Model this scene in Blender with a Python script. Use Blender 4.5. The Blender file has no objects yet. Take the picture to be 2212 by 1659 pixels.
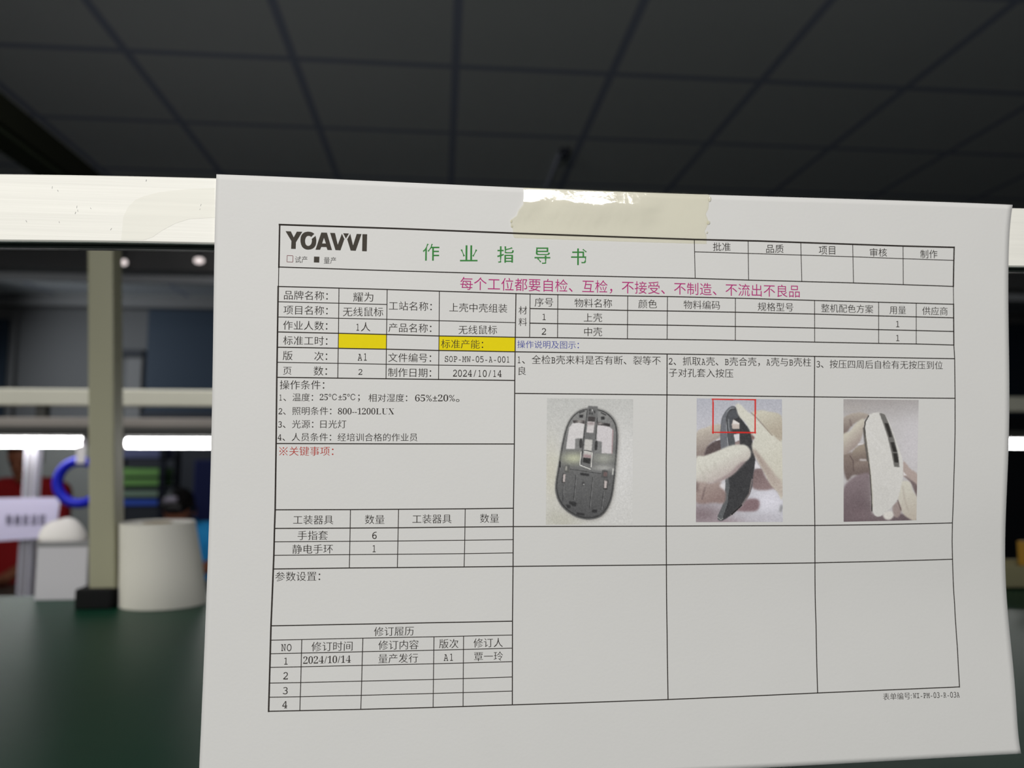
import bpy, bmesh, math, random
import numpy as np
from mathutils import Vector, Matrix
from mathutils.geometry import tessellate_polygon

random.seed(4)
SC = bpy.context.scene
COL = SC.collection

# ---------------------------------------------------------------- camera, world, lights, exposure
CZ = 1.28                                   # eye height of the phone camera
F_PX = 1640.0                               # focal length in pixels of the 2212 px wide frame
RIGHT = np.array([0.9956290655, -0.0933922162, 0.0008111193])
DOWN = np.array([0.0093964627, 0.0915248914, -0.9957584550])
FWD = np.array([0.0929218513, 0.9914136817, 0.0920023986])
CAMP = np.array([0.0, 0.0, CZ])

cam_d = bpy.data.cameras.new('camera')
cam_d.sensor_width = 36.0
cam_d.lens = 36.0 * F_PX / 2212.0
cam_d.clip_start = 0.01
cam_d.clip_end = 60
cam_d.dof.use_dof = True
cam_d.dof.focus_distance = 0.268
cam_d.dof.aperture_fstop = 9.6
cam = bpy.data.objects.new('camera', cam_d)
COL.objects.link(cam)
cam.matrix_world = Matrix((
    (RIGHT[0], -DOWN[0], -FWD[0], CAMP[0]),
    (RIGHT[1], -DOWN[1], -FWD[1], CAMP[1]),
    (RIGHT[2], -DOWN[2], -FWD[2], CAMP[2]),
    (0, 0, 0, 1)))
SC.camera = cam

SC.view_settings.view_transform = 'Standard'
SC.view_settings.look = 'None'
SC.view_settings.gamma = 1.0
SC.view_settings.use_curve_mapping = False
SC.view_settings.exposure = 1.0

world = bpy.data.worlds.new('world')
SC.world = world
world.use_nodes = True
world.node_tree.nodes['Background'].inputs[0].default_value = (0.80, 0.88, 1.0, 1)
world.node_tree.nodes['Background'].inputs[1].default_value = 0.06


def area_light(name, loc, target, sx, sy, power, color, spread=180):
    ld = bpy.data.lights.new(name, 'AREA')
    ld.shape = 'RECTANGLE'
    ld.size, ld.size_y = sx, sy
    ld.energy = power
    ld.spread = math.radians(spread)
    ld.color = color
    lo = bpy.data.objects.new(name, ld)
    COL.objects.link(lo)
    lo.location = loc
    lo.rotation_euler = (Vector(target) - Vector(loc)).to_track_quat('-Z', 'Y').to_euler()
    return lo


# tube lamp of the photographer's own row, above and behind the camera
area_light('bench_lamp', (-0.20, -0.80, CZ + 0.52), (0.02, 0.26, CZ + 0.02), 1.2, 0.10, 8.1, (1.0, 0.985, 0.96))
# hooded lamp of the same row, off to the left, shining down on the rear of the green bench
area_light('row_lamp', (-1.05, 0.72, CZ + 0.05), (-0.46, 1.05, CZ - 0.19), 0.5, 0.06, 0.17, (1.0, 0.98, 0.88), 70)
# unseen fill lights added to brighten the cross rail, people and back wall
area_light('aisle_lamp', (-1.30, 1.25, CZ + 1.25), (-0.9, 2.7, CZ - 0.3), 1.6, 0.12, 6.0, (0.98, 0.97, 1.0), 120)
area_light('hall_lamp_far', (-3.9, 5.9, CZ + 1.3), (-1.2, 7.4, 1.2), 0.3, 1.6, 13.0, (0.86, 0.93, 1.0), 130)


# ---------------------------------------------------------------- helpers
def srgb(r, g, b):
    def c(v):
        v /= 255.0
        return v / 12.92 if v <= 0.04045 else ((v + 0.055) / 1.055) ** 2.4
    return (c(r), c(g), c(b), 1.0)


def ray(px, py):
    d = RIGHT * ((px - 1106) / F_PX) + DOWN * ((py - 829.5) / F_PX) + FWD
    return d


def at(px, py, Y):
    """world point seen at a pixel of the photograph, at a forward distance Y"""
    d = ray(px, py)
    return Vector(CAMP + d * (Y / d[1]))


def mat(name, rgb, rough=0.6, metal=0.0, spec=0.4, noise=0.0, nscale=20.0, bump=0.0, bscale=200.0,
        stretch=None, emit=None, estr=0.0, coat=0.0):
    m = bpy.data.materials.new(name)
    m.use_nodes = True
    nt = m.node_tree
    b = nt.nodes['Principled BSDF']
    col = rgb if len(rgb) == 4 else srgb(*rgb)
    b.inputs['Base Color'].default_value = col
    b.inputs['Roughness'].default_value = rough
    b.inputs['Metallic'].default_value = metal
    b.inputs['Specular IOR Level'].default_value = spec
    b.inputs['Coat Weight'].default_value = coat
    tc = nt.nodes.new('ShaderNodeTexCoord')
    vec = tc.outputs['Object']
    if stretch:
        mp = nt.nodes.new('ShaderNodeMapping')
        mp.inputs['Scale'].default_value = stretch
        nt.links.new(vec, mp.inputs['Vector'])
        vec = mp.outputs['Vector']
    if noise > 0:
        n = nt.nodes.new('ShaderNodeTexNoise')
        n.inputs['Scale'].default_value = nscale
        n.inputs['Detail'].default_value = 4
        nt.links.new(vec, n.inputs['Vector'])
        mx = nt.nodes.new('ShaderNodeMix')
        mx.data_type = 'RGBA'
        mx.inputs['A'].default_value = tuple(c * (1 - noise) for c in col[:3]) + (1,)
        mx.inputs['B'].default_value = tuple(min(1, c * (1 + noise)) for c in col[:3]) + (1,)
        nt.links.new(n.outputs['Fac'], mx.inputs['Factor'])
        nt.links.new(mx.outputs['Result'], b.inputs['Base Color'])
    if bump > 0:
        n2 = nt.nodes.new('ShaderNodeTexNoise')
        n2.inputs['Scale'].default_value = bscale
        n2.inputs['Detail'].default_value = 5
        nt.links.new(vec, n2.inputs['Vector'])
        bp = nt.nodes.new('ShaderNodeBump')
        bp.inputs['Strength'].default_value = bump
        bp.inputs['Distance'].default_value = 0.0004
        nt.links.new(n2.outputs['Fac'], bp.inputs['Height'])
        nt.links.new(bp.outputs['Normal'], b.inputs['Normal'])
    if emit:
        b.inputs['Emission Color'].default_value = emit
        b.inputs['Emission Strength'].default_value = estr
    return m


def tag(o, label=None, cat=None, group=None, kind=None):
    if label:
        o['label'] = label
    if cat:
        o['category'] = cat
    if group:
        o['group'] = group
    if kind:
        o['kind'] = kind
    return o


def link(name, me, m, parent=None, smooth=False):
    o = bpy.data.objects.new(name, me)
    me.name = name
    COL.objects.link(o)
    if m is not None:
        me.materials.append(m)
    if smooth:
        for p in me.polygons:
            p.use_smooth = True
    if parent is not None:
        o.parent = parent
        o.matrix_parent_inverse = Matrix.Translation(parent.location).inverted()
    return o


def obj(name, bm, m, parent=None, smooth=False):
    me = bpy.data.meshes.new(name)
    bmesh.ops.recalc_face_normals(bm, faces=bm.faces[:])
    bm.to_mesh(me)
    bm.free()
    return link(name, me, m, parent, smooth)


def empty(name, loc, label, cat, group=None):
    o = bpy.data.objects.new(name, None)
    COL.objects.link(o)
    o.location = loc
    o.empty_display_size = 0.05
    tag(o, label, cat, group)
    return o


def box(bm, lo, hi, bev=0.0):
    lo, hi = Vector(lo), Vector(hi)
    t = bmesh.new()
    bmesh.ops.create_cube(t, size=1.0)
    for v in t.verts:
        v.co = Vector((lo[i] + (v.co[i] + 0.5) * (hi[i] - lo[i]) for i in range(3)))
    if bev > 0:
        bmesh.ops.bevel(t, geom=t.edges[:], offset=bev, segments=2, affect='EDGES', profile=0.5)
    merge(bm, t)


def merge(bm, t):
    vm = {}
    for v in t.verts:
        vm[v] = bm.verts.new(v.co)
    for f in t.faces:
        try:
            bm.faces.new([vm[v] for v in f.verts])
        except ValueError:
            pass
    t.free()


def boxobj(name, lo, hi, m, parent=None, bev=0.0):
    bm = bmesh.new()
    box(bm, lo, hi, bev)
    return obj(name, bm, m, parent)


def tube(bm, pts, r, n=12, closed=False, caps=True):
    """round bar along a list of points; r is a number or one radius per point"""
    pts = [Vector(p) for p in pts]
    N = len(pts)
    rs = r if isinstance(r, (list, tuple)) else [r] * N
    rings = []
    for i, p in enumerate(pts):
        a = pts[(i - 1) % N] if (closed or i > 0) else p
        b = pts[(i + 1) % N] if (closed or i < N - 1) else p
        d = (b - a).normalized()
        up = Vector((0, 0, 1)) if abs(d.z) < 0.9 else Vector((1, 0, 0))
        s = d.cross(up).normalized()
        t = s.cross(d)
        rings.append([bm.verts.new(p + (s * math.cos(k * 2 * math.pi / n) + t * math.sin(k * 2 * math.pi / n)) * rs[i]) for k in range(n)])
    M = N if closed else N - 1
    for i in range(M):
        A, B_ = rings[i], rings[(i + 1) % N]
        for k in range(n):
            bm.faces.new((A[k], A[(k + 1) % n], B_[(k + 1) % n], B_[k]))
    if caps and not closed:
        bm.faces.new(rings[0][::-1])
        bm.faces.new(rings[-1])


# ---------------------------------------------------------------- materials
M = {}
M['paper'] = mat('paper', (212, 211, 208), 0.85, spec=0.25, noise=0.015, nscale=60, bump=0.10, bscale=900)
M['ink'] = mat('ink', (46, 41, 37), 0.8, spec=0.2)
M['ink_logo'] = mat('ink_logo', (66, 61, 54), 0.8, spec=0.2, noise=0.15, nscale=2500)
M['ink_green'] = mat('ink_green', (58, 128, 62), 0.8, spec=0.2)
M['ink_magenta'] = mat('ink_magenta', (176, 42, 116), 0.8, spec=0.2)
M['ink_red'] = mat('ink_red', (178, 58, 48), 0.8, spec=0.2)
M['ink_blue'] = mat('ink_blue', (62, 72, 156), 0.8, spec=0.2)
M['ink_wine'] = mat('ink_wine', (120, 60, 66), 0.8, spec=0.2)
M['ink_yellow'] = mat('ink_yellow', (226, 207, 8), 0.8, spec=0.2, noise=0.03, nscale=900)
M['alu'] = mat('brushed_aluminium', (236, 234, 225), 0.46, metal=0.0, spec=0.4, noise=0.10, nscale=160,
               bump=0.10, bscale=500, stretch=(0.04, 1, 3.0))
M['alu_dark'] = mat('dark_anodised', (40, 44, 40), 0.5, metal=0.3, noise=0.1)
M['alu_edge'] = mat('worn_edge', (150, 155, 145), 0.4, metal=0.4)
M['residue'] = mat('tape_residue', (230, 228, 217), 0.46, metal=0.0, spec=0.4, noise=0.10, nscale=160, stretch=(0.04, 1, 3.0))
M['olive'] = mat('olive_paint', (154, 152, 128), 0.5, noise=0.03, nscale=15)
M['black_plastic'] = mat('black_plastic', (7, 8, 10), 0.6, spec=0.2)
M['mat_green'] = mat('green_bench_mat', (8, 60, 42), 0.42, spec=0.20, noise=0.14, nscale=14, bump=0.2, bscale=60)
M['bench_edge'] = mat('bench_edge', (40, 42, 40), 0.5)
M['label_paper'] = mat('white_label_paper', (218, 215, 206), 0.7, spec=0.3)
M['roll_core'] = mat('card_core', (150, 135, 105), 0.8)
M['white_card'] = mat('white_card', (196, 194, 200), 0.7)
M['grey_lid'] = mat('grey_lid', (130, 130, 132), 0.6)
M['white_cloth'] = mat('white_cloth', (236, 232, 230), 0.8)
M['sign_paper'] = mat('lilac_white_paper', (214, 208, 234), 0.7)
M['sign_ink'] = mat('sign_ink', (138, 133, 156), 0.8)
M['frame_alu'] = mat('frame_aluminium', (206, 204, 186), 0.45, metal=0.2, noise=0.04, nscale=12)
M['frame_grey'] = mat('frame_grey', (178, 176, 186), 0.5, metal=0.2)
M['housing'] = mat('lamp_housing', (140, 134, 126), 0.55, noise=0.25, nscale=5, stretch=(1, 0.2, 0.2))
M['shade'] = mat('lamp_shade_dark', (52, 52, 48), 0.6)
M['tube'] = mat('glowing_tube', (255, 255, 255), 0.4, emit=(1.0, 0.985, 0.97, 1), estr=8.0)
M['blue_ring'] = mat('blue_foam', (22, 34, 200), 0.5, noise=0.05)
M['skin'] = mat('skin', (150, 94, 68), 0.55, spec=0.35, noise=0.05, nscale=30)
M['hair'] = mat('black_hair', (24, 21, 21), 0.45, noise=0.2, nscale=120)
M['red_cloth'] = mat('red_cloth', (168, 26, 28), 0.85, noise=0.1, nscale=20)
M['blue_cloth'] = mat('sky_blue_cloth', (50, 176, 252), 0.85, noise=0.08, nscale=20)
M['navy_cloth'] = mat('dark_trousers', (30, 32, 44), 0.9)
M['eye'] = mat('eye', (20, 16, 14), 0.2)
M['glass_band'] = mat('grey_plastic', (176, 170, 184), 0.25, coat=0.5)  # pale tone for the glare on the bowed head's hair
M['wall_grey'] = mat('wall_grey', (104, 104, 104), 0.7, noise=0.06, nscale=1.5)
M['wall_low'] = mat('wall_low', (96, 96, 94), 0.7, noise=0.08, nscale=2)
M['wall_dark'] = mat('wall_dark', (48, 50, 56), 0.7)
M['wall_side'] = mat('side_wall_navy', (14, 22, 28), 0.8)
M['pane'] = mat('dark_glass', (52, 64, 78), 0.5, spec=0.2, noise=0.1, nscale=1)
M['trim'] = mat('trim_grey', (122, 121, 120), 0.6)
M['trim_light'] = mat('trim_light', (232, 234, 236), 0.6)
M['wall_pale'] = mat('wall_pale', (152, 152, 146), 0.7)
M['conduit'] = mat('conduit_grey', (138, 142, 156), 0.6)
M['floor'] = mat('floor_epoxy', (46, 56, 50), 0.4, noise=0.08, nscale=2)
M['duct'] = mat('olive_black_channel', (38, 40, 30), 0.8, spec=0.1)
M['duct_low'] = mat('olive_channel_cover', (58, 64, 50), 0.8, spec=0.1)
M['down'] = mat('spot_lamp_lens', (255, 240, 235), 0.4, emit=(1.0, 0.88, 0.86, 1), estr=0.5)
M['steel_dark'] = mat('dark_steel', (22, 26, 40), 0.5)
M['navy'] = mat('navy_cabinet', (10, 26, 84), 0.5)
M['tray_green'] = mat('green_tray', (122, 172, 92), 0.5, noise=0.1, nscale=3)
M['tray_slate'] = mat('slate_tray', (104, 108, 144), 0.5)
M['tray_olive'] = mat('olive_tray', (134, 156, 136), 0.5)
M['tray_blue'] = mat('blue_tray', (62, 96, 200), 0.5)
M['beige'] = mat('beige_tray', (128, 124, 94), 0.6)
M['yellow_card'] = mat('yellow_box', (170, 126, 16), 0.6)
M['bench_top_far'] = mat('far_bench_top', (84, 84, 74), 0.5)


def ceiling_material(H, X0, Y0):
    m = bpy.data.materials.new('ceiling_tiles')
    m.use_nodes = True
    nt = m.node_tree
    b = nt.nodes['Principled BSDF']
    b.inputs['Roughness'].default_value = 0.9
    b.inputs['Specular IOR Level'].default_value = 0.1
    tc = nt.nodes.new('ShaderNodeTexCoord')
    sep = nt.nodes.new('ShaderNodeSeparateXYZ')
    nt.links.new(tc.outputs['Object'], sep.inputs[0])

    def math_(op, a, bb):
        n = nt.nodes.new('ShaderNodeMath')
        n.operation = op
        for i, v in enumerate((a, bb)):
            if isinstance(v, (int, float)):
                n.inputs[i].default_value = v
            else:
                nt.links.new(v, n.inputs[i])
        return n.outputs[0]
    masks = []
    for ax, off, wd in (('X', X0, 0.016), ('Y', Y0, 0.016)):
        s = math_('ADD', sep.outputs[ax], -off + 0.3 + 60.0)
        s = math_('MODULO', s, 0.6)
        s = math_('SUBTRACT', s, 0.3)
        s = math_('ABSOLUTE', s, 0.0)
        masks.append(math_('LESS_THAN', s, wd))
    mk = math_('MAXIMUM', masks[0], masks[1])
    n = nt.nodes.new('ShaderNodeTexNoise')
    n.inputs['Scale'].default_value = 2.0
    nt.links.new(tc.outputs['Object'], n.inputs['Vector'])
    tile = nt.nodes.new('ShaderNodeMix')
    tile.data_type = 'RGBA'
    tile.inputs['A'].default_value = srgb(202, 205, 205)
    tile.inputs['B'].default_value = srgb(209, 211, 211)
    nt.links.new(n.outputs['Fac'], tile.inputs['Factor'])
    mx = nt.nodes.new('ShaderNodeMix')
    mx.data_type = 'RGBA'
    nt.links.new(tile.outputs['Result'], mx.inputs['A'])
    mx.inputs['B'].default_value = srgb(158, 163, 182)
    nt.links.new(mk, mx.inputs['Factor'])
    nt.links.new(mx.outputs['Result'], b.inputs['Base Color'])
    return m


# ---------------------------------------------------------------- the hall
CEIL = CZ + 1.462
WALL_Y = 7.4
ceil = boxobj('ceiling', (-4.2, -2.0, CEIL), (6.2, WALL_Y + 0.2, CEIL + 0.1), ceiling_material(CEIL, -1.1563, 2.7619))
tag(ceil, kind='structure')
fl = boxobj('floor', (-4.2, -2.0, -0.1), (6.2, WALL_Y + 0.2, 0.0), M['floor'])
tag(fl, kind='structure')
wb = boxobj('wall_back', (-4.2, WALL_Y, 0.0), (6.2, WALL_Y + 0.2, CEIL), M['wall_grey'])
tag(wb, kind='structure')
wl = boxobj('wall_left', (-4.4, -2.0, 0.0), (-4.2, WALL_Y + 0.2, CEIL), M['wall_grey'])
tag(wl, kind='structure')
wr = boxobj('wall_right', (6.2, -2.0, 0.0), (6.4, WALL_Y + 0.2, CEIL), M['wall_side'])
tag(wr, kind='structure')


def wall_rect(name, x0, y0, x1, y1, m, dy=0.03, kind='structure', Y=WALL_Y):
    a, b = at(x0, y1, Y), at(x1, y0, Y)
    o = boxobj(name, (min(a.x, b.x), Y - dy, min(a.z, b.z)), (max(a.x, b.x), Y - 0.002, max(a.z, b.z)), m)
    tag(o, kind=kind)
    return o


def z_at(py, Y, px=300):
    return at(px, py, Y).z


# bands where the back wall meets the ceiling, then the panes and pilasters
def bulkhead(name, y_top, y_bot, m, Y0, Y1, x1=6.2):
    zt, zb = z_at(y_top, Y0), z_at(y_bot, Y0)
    o = boxobj(name, (-4.2, Y0, zb), (x1, Y1, max(zt, CEIL - 0.0005)), m)
    tag(o, kind='structure')


bulkhead('trim_1', 560, 582, M['trim'], 5.35, 5.55)
wall_rect('trim_7', -400, 582, 3200, 600, M['trim_light'], 0.08, Y=5.60)
bulkhead('trim_2', 640, 663, M['trim'], 7.25, WALL_Y)
wall_rect('window_1', -260, 690, 22, 900, M['pane'])
wall_rect('window_2', 313, 668, 640, 900, M['pane'])
wall_rect('window_3', 700, 668, 2900, 1000, M['pane'])
wall_rect('trim_3', 26, 672, 44, 905, M['trim'], 0.06)
wall_rect('trim_4', 273, 775, 311, 905, M['trim'], 0.05)
wall_rect('trim_5', 262, 757, 314, 772, M['wall_dark'], 0.06)
wall_rect('trim_8', -500, 905, 249, 1420, M['wall_pale'], 0.04)  # paler colour makes up for lamp light missing on the lower wall
wall_rect('trim_6', 250, 905, 3000, 1420, M['wall_dark'], 0.04)

# olive-black channel hanging under the ceiling, running away from the camera on the left
ch = empty('ceiling_channel', (-1.25, 2.0, CZ + 0.90), 'long dark olive channel slanting under the ceiling at the upper left', 'channel')
boxobj('body', (-1.30, 0.4, CZ + 0.902), (-1.205, 3.0, CZ + 0.985), M['duct'], ch, 0.003)
boxobj('cover', (-1.30, 0.4, CZ + 0.885), (-1.215, 3.0, CZ + 0.9015), M['duct_low'], ch, 0.002)
for yy in (0.7, 1.3):
    bm = bmesh.new()
    tube(bm, [(-1.25, yy, CZ + 0.985), (-1.25, yy, CEIL + 0.002)], 0.005, 8)
    obj('hanger_rod', bm, M['duct'], ch, True)

# detector with its conduit under the ceiling
dp = at(1220, 312, 3.50)
dt = empty('smoke_detector', (dp.x, dp.y, CEIL), 'small dark round detector with a conduit on the grey tiled ceiling', 'detector')
bm = bmesh.new()
prof = [(0.0, -0.050), (0.012, -0.048), (0.019, -0.038), (0.021, -0.022), (0.027, -0.014), (0.027, 0.0005)]
rings = []
for r_, z_ in prof:
    rings.append([bm.verts.new((dp.x + r_ * math.cos(k * math.pi / 10), dp.y + r_ * math.sin(k * math.pi / 10), CEIL + z_)) for k in range(20)])
for i in range(len(rings) - 1):
    for k in range(20):
        bm.faces.new((rings[i][k], rings[i][(k + 1) % 20], rings[i + 1][(k + 1) % 20], rings[i + 1][k]))
bmesh.ops.remove_doubles(bm, verts=bm.verts[:], dist=1e-5)
obj('housing', bm, M['steel_dark'], dt, True)
bm = bmesh.new()
tube(bm, [(dp.x - 0.02, dp.y + 0.03, CEIL - 0.008), (dp.x - 0.02, 5.3, CEIL - 0.008)], 0.008, 10)
obj('conduit', bm, M['conduit'], dt, True)

# two small spot lamps under the far ceiling
for k, (px, py, w, lab) in enumerate(((268, 567, 0.016, 'small round glowing spot lamp just right of the olive post'),
                                      (430, 563, 0.026, 'small oval glowing spot lamp beside the top left of the paper sheet'))):
    p = at(px, py, 5.2)
    e = empty('spot_lamp', (p.x, p.y, CEIL), lab, 'lamp', 'spot lamps under the far ceiling')
    bm = bmesh.new()
    tube(bm, [(p.x, p.y, CEIL + 0.001), (p.x, p.y, p.z + 0.02)], 0.008, 8)
    obj('stem', bm, M['wall_dark'], e, True)
    bm = bmesh.new()
    bmesh.ops.create_uvsphere(bm, u_segments=16, v_segments=10, radius=1.0)
    for v in bm.verts:
        v.co = Vector((p.x + v.co.x * w * 1.25, p.y + v.co.y * w, p.z + v.co.z * 0.02))
    obj('lens', bm, M['down'], e, True)

# ---------------------------------------------------------------- near bench with its green mat
BT = CZ - 0.20                               # top of the green mat
wbk = empty('workbench', (0.2, 0.65, 0), 'dark green matted workbench top behind and below the paper sheet', 'workbench')
boxobj('tabletop', (-1.45, 0.14, BT - 0.040), (1.9, 1.155, BT - 0.004), M['bench_edge'], wbk, 0.003)
boxobj('green_mat', (-1.45, 0.14, BT - 0.004), (1.9, 1.158, BT), M['mat_green'], wbk, 0.001)
for lx in (-1.38, 1.83):
    for ly in (0.2, 1.08):
        boxobj('leg', (lx - 0.02, ly - 0.02, 0), (lx + 0.02, ly + 0.02, BT - 0.040), M['olive'], wbk, 0.002)

# olive post with black foot
pf = at(190, 1290, 1.055)
px0 = at(190.5, 1150, 1.055).x
px1 = at(247.5, 1150, 1.055).x
ps = empty('support_post', ((px0 + px1) / 2, 1.07, BT), 'olive grey upright post with a black foot left of the paper sheet', 'post')
bm = bmesh.new()
box(bm, (px0, 1.055, BT + 0.024), (px1, 1.087, CZ + 0.34), 0.0025)
for v in bm.verts:                                             # the post stands a little out of plumb
    v.co.x -= 0.054 * (v.co.z - (BT + 0.10))
obj('column', bm, M['olive'], ps)
bm = bmesh.new()
box(bm, (px0 - 0.0095, 1.047, BT), (px1 + 0.003, 1.100, BT + 0.026), 0.002)
obj('foot', bm, M['black_plastic'], ps)

# white label roll
rc = Vector((at(336, 1240, 1.078).x, 1.078, BT))
rl = empty('label_roll', rc, 'large white paper label roll standing on the green bench', 'roll')
bm = bmesh.new()
n = 56


def roll_ring(cx, cy, rx, ry, z):
    return [bm.verts.new((cx + rx * math.cos(2 * math.pi * k / n), cy + ry * math.sin(2 * math.pi * k / n), z)) for k in range(n)]


rt = 0.0470
top = roll_ring(rc.x, rc.y, rt, rt, BT + 0.1085)
mid_ = roll_ring(rc.x + 0.0062, rc.y, rt + 0.0040, rt, BT + 0.06)
bot = roll_ring(rc.x + 0.0122, rc.y, rt + 0.0082, rt, BT + 0.0005)
ct = roll_ring(rc.x, rc.y, 0.0195, 0.0195, BT + 0.1075)
cb = roll_ring(rc.x, rc.y, 0.0195, 0.0195, BT + 0.0005)
for A, B_ in ((bot, mid_), (mid_, top), (top, ct), (ct, cb), (cb, bot)):
    for k in range(n):
        bm.faces.new((A[k], A[(k + 1) % n], B_[(k + 1) % n], B_[k]))
ro = obj('paper_winding', bm, M['label_paper'], rl)
bm = bmesh.new()
for r_ in (0.0195, 0.0175):
    pass
o1 = roll_ring(rc.x, rc.y, 0.0194, 0.0194, BT + 0.0005)
o2 = roll_ring(rc.x, rc.y, 0.0194, 0.0194, BT + 0.1082)
i2 = roll_ring(rc.x, rc.y, 0.017, 0.017, BT + 0.1082)
i1 = roll_ring(rc.x, rc.y, 0.017, 0.017, BT + 0.0005)
for A, B_ in ((o1, o2), (o2, i2), (i2, i1), (i1, o1)):
    for k in range(n):
        bm.faces.new((A[k], A[(k + 1) % n], B_[(k + 1) % n], B_[k]))
obj('core', bm, M['roll_core'], rl)

# small white box with grey band and the white bundle on it, left of the post
bx0, bx1 = at(74, 1295, 1.118), at(186, 1295, 1.118)
bz1 = at(120, 1181, 1.118).z
wbx = empty('small_box', ((bx0.x + bx1.x) / 2, 1.135, BT), 'small white card box with grey lid left of the olive post', 'box')
boxobj('body', (bx0.x, 1.118, BT), (bx1.x - 0.001, 1.156, bz1), M['white_card'], wbx, 0.001)
boxobj('lid', (bx0.x - 0.001, 1.116, bz1), (bx1.x + 0.0005, 1.157, bz1 + 0.0065), M['grey_lid'], wbx, 0.001)  # grey band along the top of the box
bm = bmesh.new()
cxb = at(136, 1170, 1.136)
for i in range(13):
    pass
bmesh.ops.create_uvsphere(bm, u_segments=28, v_segments=16, radius=1.0)
for v in bm.verts:
    w_ = 1.0 + 0.04 * math.sin(5 * v.co.x + 3 * v.co.y)
    v.co = Vector((cxb.x + v.co.x * 0.0325 * w_, 1.137 + v.co.y * 0.018, bz1 + 0.0065 + max(v.co.z, 0) * 0.0315 * w_))
bmesh.ops.remove_doubles(bm, verts=bm.verts[:], dist=1e-6)
wcl = obj('cloth_bundle', bm, M['white_cloth'], None, True)
tag(wcl, 'white rounded cloth bundle lying on the small box beside the post', 'cloth')

# beige tray with a yellow box at the right end of the bench, past the sheet
bt0, bt1 = at(2120, 1252, 1.11), at(2420, 1252, 1.11)
zt = at(2190, 1216, 1.11).z
tr = empty('tray', ((bt0.x + bt1.x) / 2, 1.12, BT), 'long beige tray at the far edge of the bench right of the sheet', 'tray')
bm = bmesh.new()
box(bm, (bt0.x, 1.08, BT), (bt1.x, 1.15, BT + 0.003), 0)
box(bm, (bt0.x, 1.08, BT), (bt1.x, 1.083, zt), 0)
box(bm, (bt0.x, 1.147, BT), (bt1.x, 1.15, zt), 0)
box(bm, (bt0.x, 1.083, BT), (bt0.x + 0.003, 1.147, zt), 0)
box(bm, (bt1.x - 0.003, 1.083, BT), (bt1.x, 1.147, zt), 0)
obj('shell', bm, M['beige'], tr)
y0_ = at(2222, 1200, 1.115)
yb = boxobj('yellow_carton', (y0_.x, 1.095, BT + 0.003), (y0_.x + 0.07, 1.138, at(2206, 1172, 1.115).z), M['yellow_card'], None, 0.001)
tag(yb, 'yellow carton standing in the beige tray at the right picture edge', 'carton')

# ---------------------------------------------------------------- frame of the opposite row with its tube lamps
FY = 1.90
fr = empty('lamp_frame', (0.1, FY, 0), 'pale metal cross rail frame carrying the tube lamps behind the post', 'frame')
z_hi, z_lo = at(300, 841, FY).z, at(300, 877, FY).z
boxobj('cross_rail', (-1.75, FY, z_lo), (2.0, FY + 0.03, z_hi), M['frame_alu'], fr, 0.003)
for lx in (-1.73, 1.98):
    boxobj('post', (lx - 0.02, FY + 0.03, 0), (lx + 0.02, FY + 0.07, z_hi + 0.3), M['frame_alu'], fr, 0.002)
hz1, hz0, sz0 = at(300, 904, FY).z, at(300, 924, FY).z, at(300, 941, FY).z
boxobj('lamp_channel', (-1.75, FY - 0.03, hz0), (0.42, FY + 0.03, hz1), M['housing'], fr, 0.003)
boxobj('lamp_hood', (-1.75, FY - 0.035, sz0 - 0.002), (2.0, FY + 0.035, hz0), M['shade'], fr, 0.003)
for lx in (-1.6, -0.95, 0.35, 1.9):
    boxobj('bracket', (lx - 0.012, FY + 0.005, hz1 if lx < 0.4 else hz0), (lx + 0.012, FY + 0.025, z_lo), M['shade'], fr)

tz = at(150, 955.5, FY - 0.01).z
t1r, t2l = at(191, 955, FY - 0.01).x, at(263, 955, FY - 0.01).x
tubes = ((t1r - 0.62, t1r, 'glowing white tube lamp ending just left of the olive post', 955.5),
         (t2l, t2l + 1.17, 'glowing white tube lamp between the olive post and the paper sheet', 957.0),
         (t2l + 1.25, t2l + 2.42, 'glowing white tube lamp past the right edge of the paper sheet', 954.0))
for x0, x1, lab, yy in tubes:
    zc = at(220, yy, FY - 0.01).z
    e = empty('tube_lamp', ((x0 + x1) / 2, FY - 0.01, zc), lab, 'lamp', 'tube lamps under the cross rail')
    bm = bmesh.new()
    tube(bm, [(x0 + 0.012, FY - 0.01, zc), (x1 - 0.012, FY - 0.01, zc)], 0.0115, 16)
    obj('tube', bm, M['tube'], e, True)
    for xa, xb in ((x0, x0 + 0.012), (x1 - 0.012, x1)):
        bm = bmesh.new()
        tube(bm, [(xa, FY - 0.01, zc), (xb, FY - 0.01, zc)], 0.0118, 16)
        obj('end_cap', bm, M['white_card'], e)
        cx = (xa + xb) / 2
        boxobj('holder', (cx - 0.005, FY - 0.016, zc + 0.010), (cx + 0.005, FY - 0.004, sz0 - 0.003), M['shade'], e)

# grey sign post with the lilac-white paper sign
SPY = 1.93
sx0, sx1 = at(49, 1020, SPY).x, at(77, 1020, SPY).x
sp = empty('sign_post', ((sx0 + sx1) / 2, SPY, 0), 'slim grey aluminium post carrying the white paper sign at the left', 'post')
bm = bmesh.new()
zb_, zt_ = 0.0, sz0 - 0.004
box(bm, (sx0, SPY, zb_), (sx1, SPY + 0.03, zt_), 0.002)
obj('column', bm, M['frame_grey'], sp)
bm = bmesh.new()
for q in (0.30, 0.62):
    xa = sx0 + (sx1 - sx0) * q
    box(bm, (xa, SPY - 0.0015, zb_ + 0.01), (xa + 0.003, SPY, zt_ - 0.01), 0)
obj('groove_rib', bm, M['trim'], sp)

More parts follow.
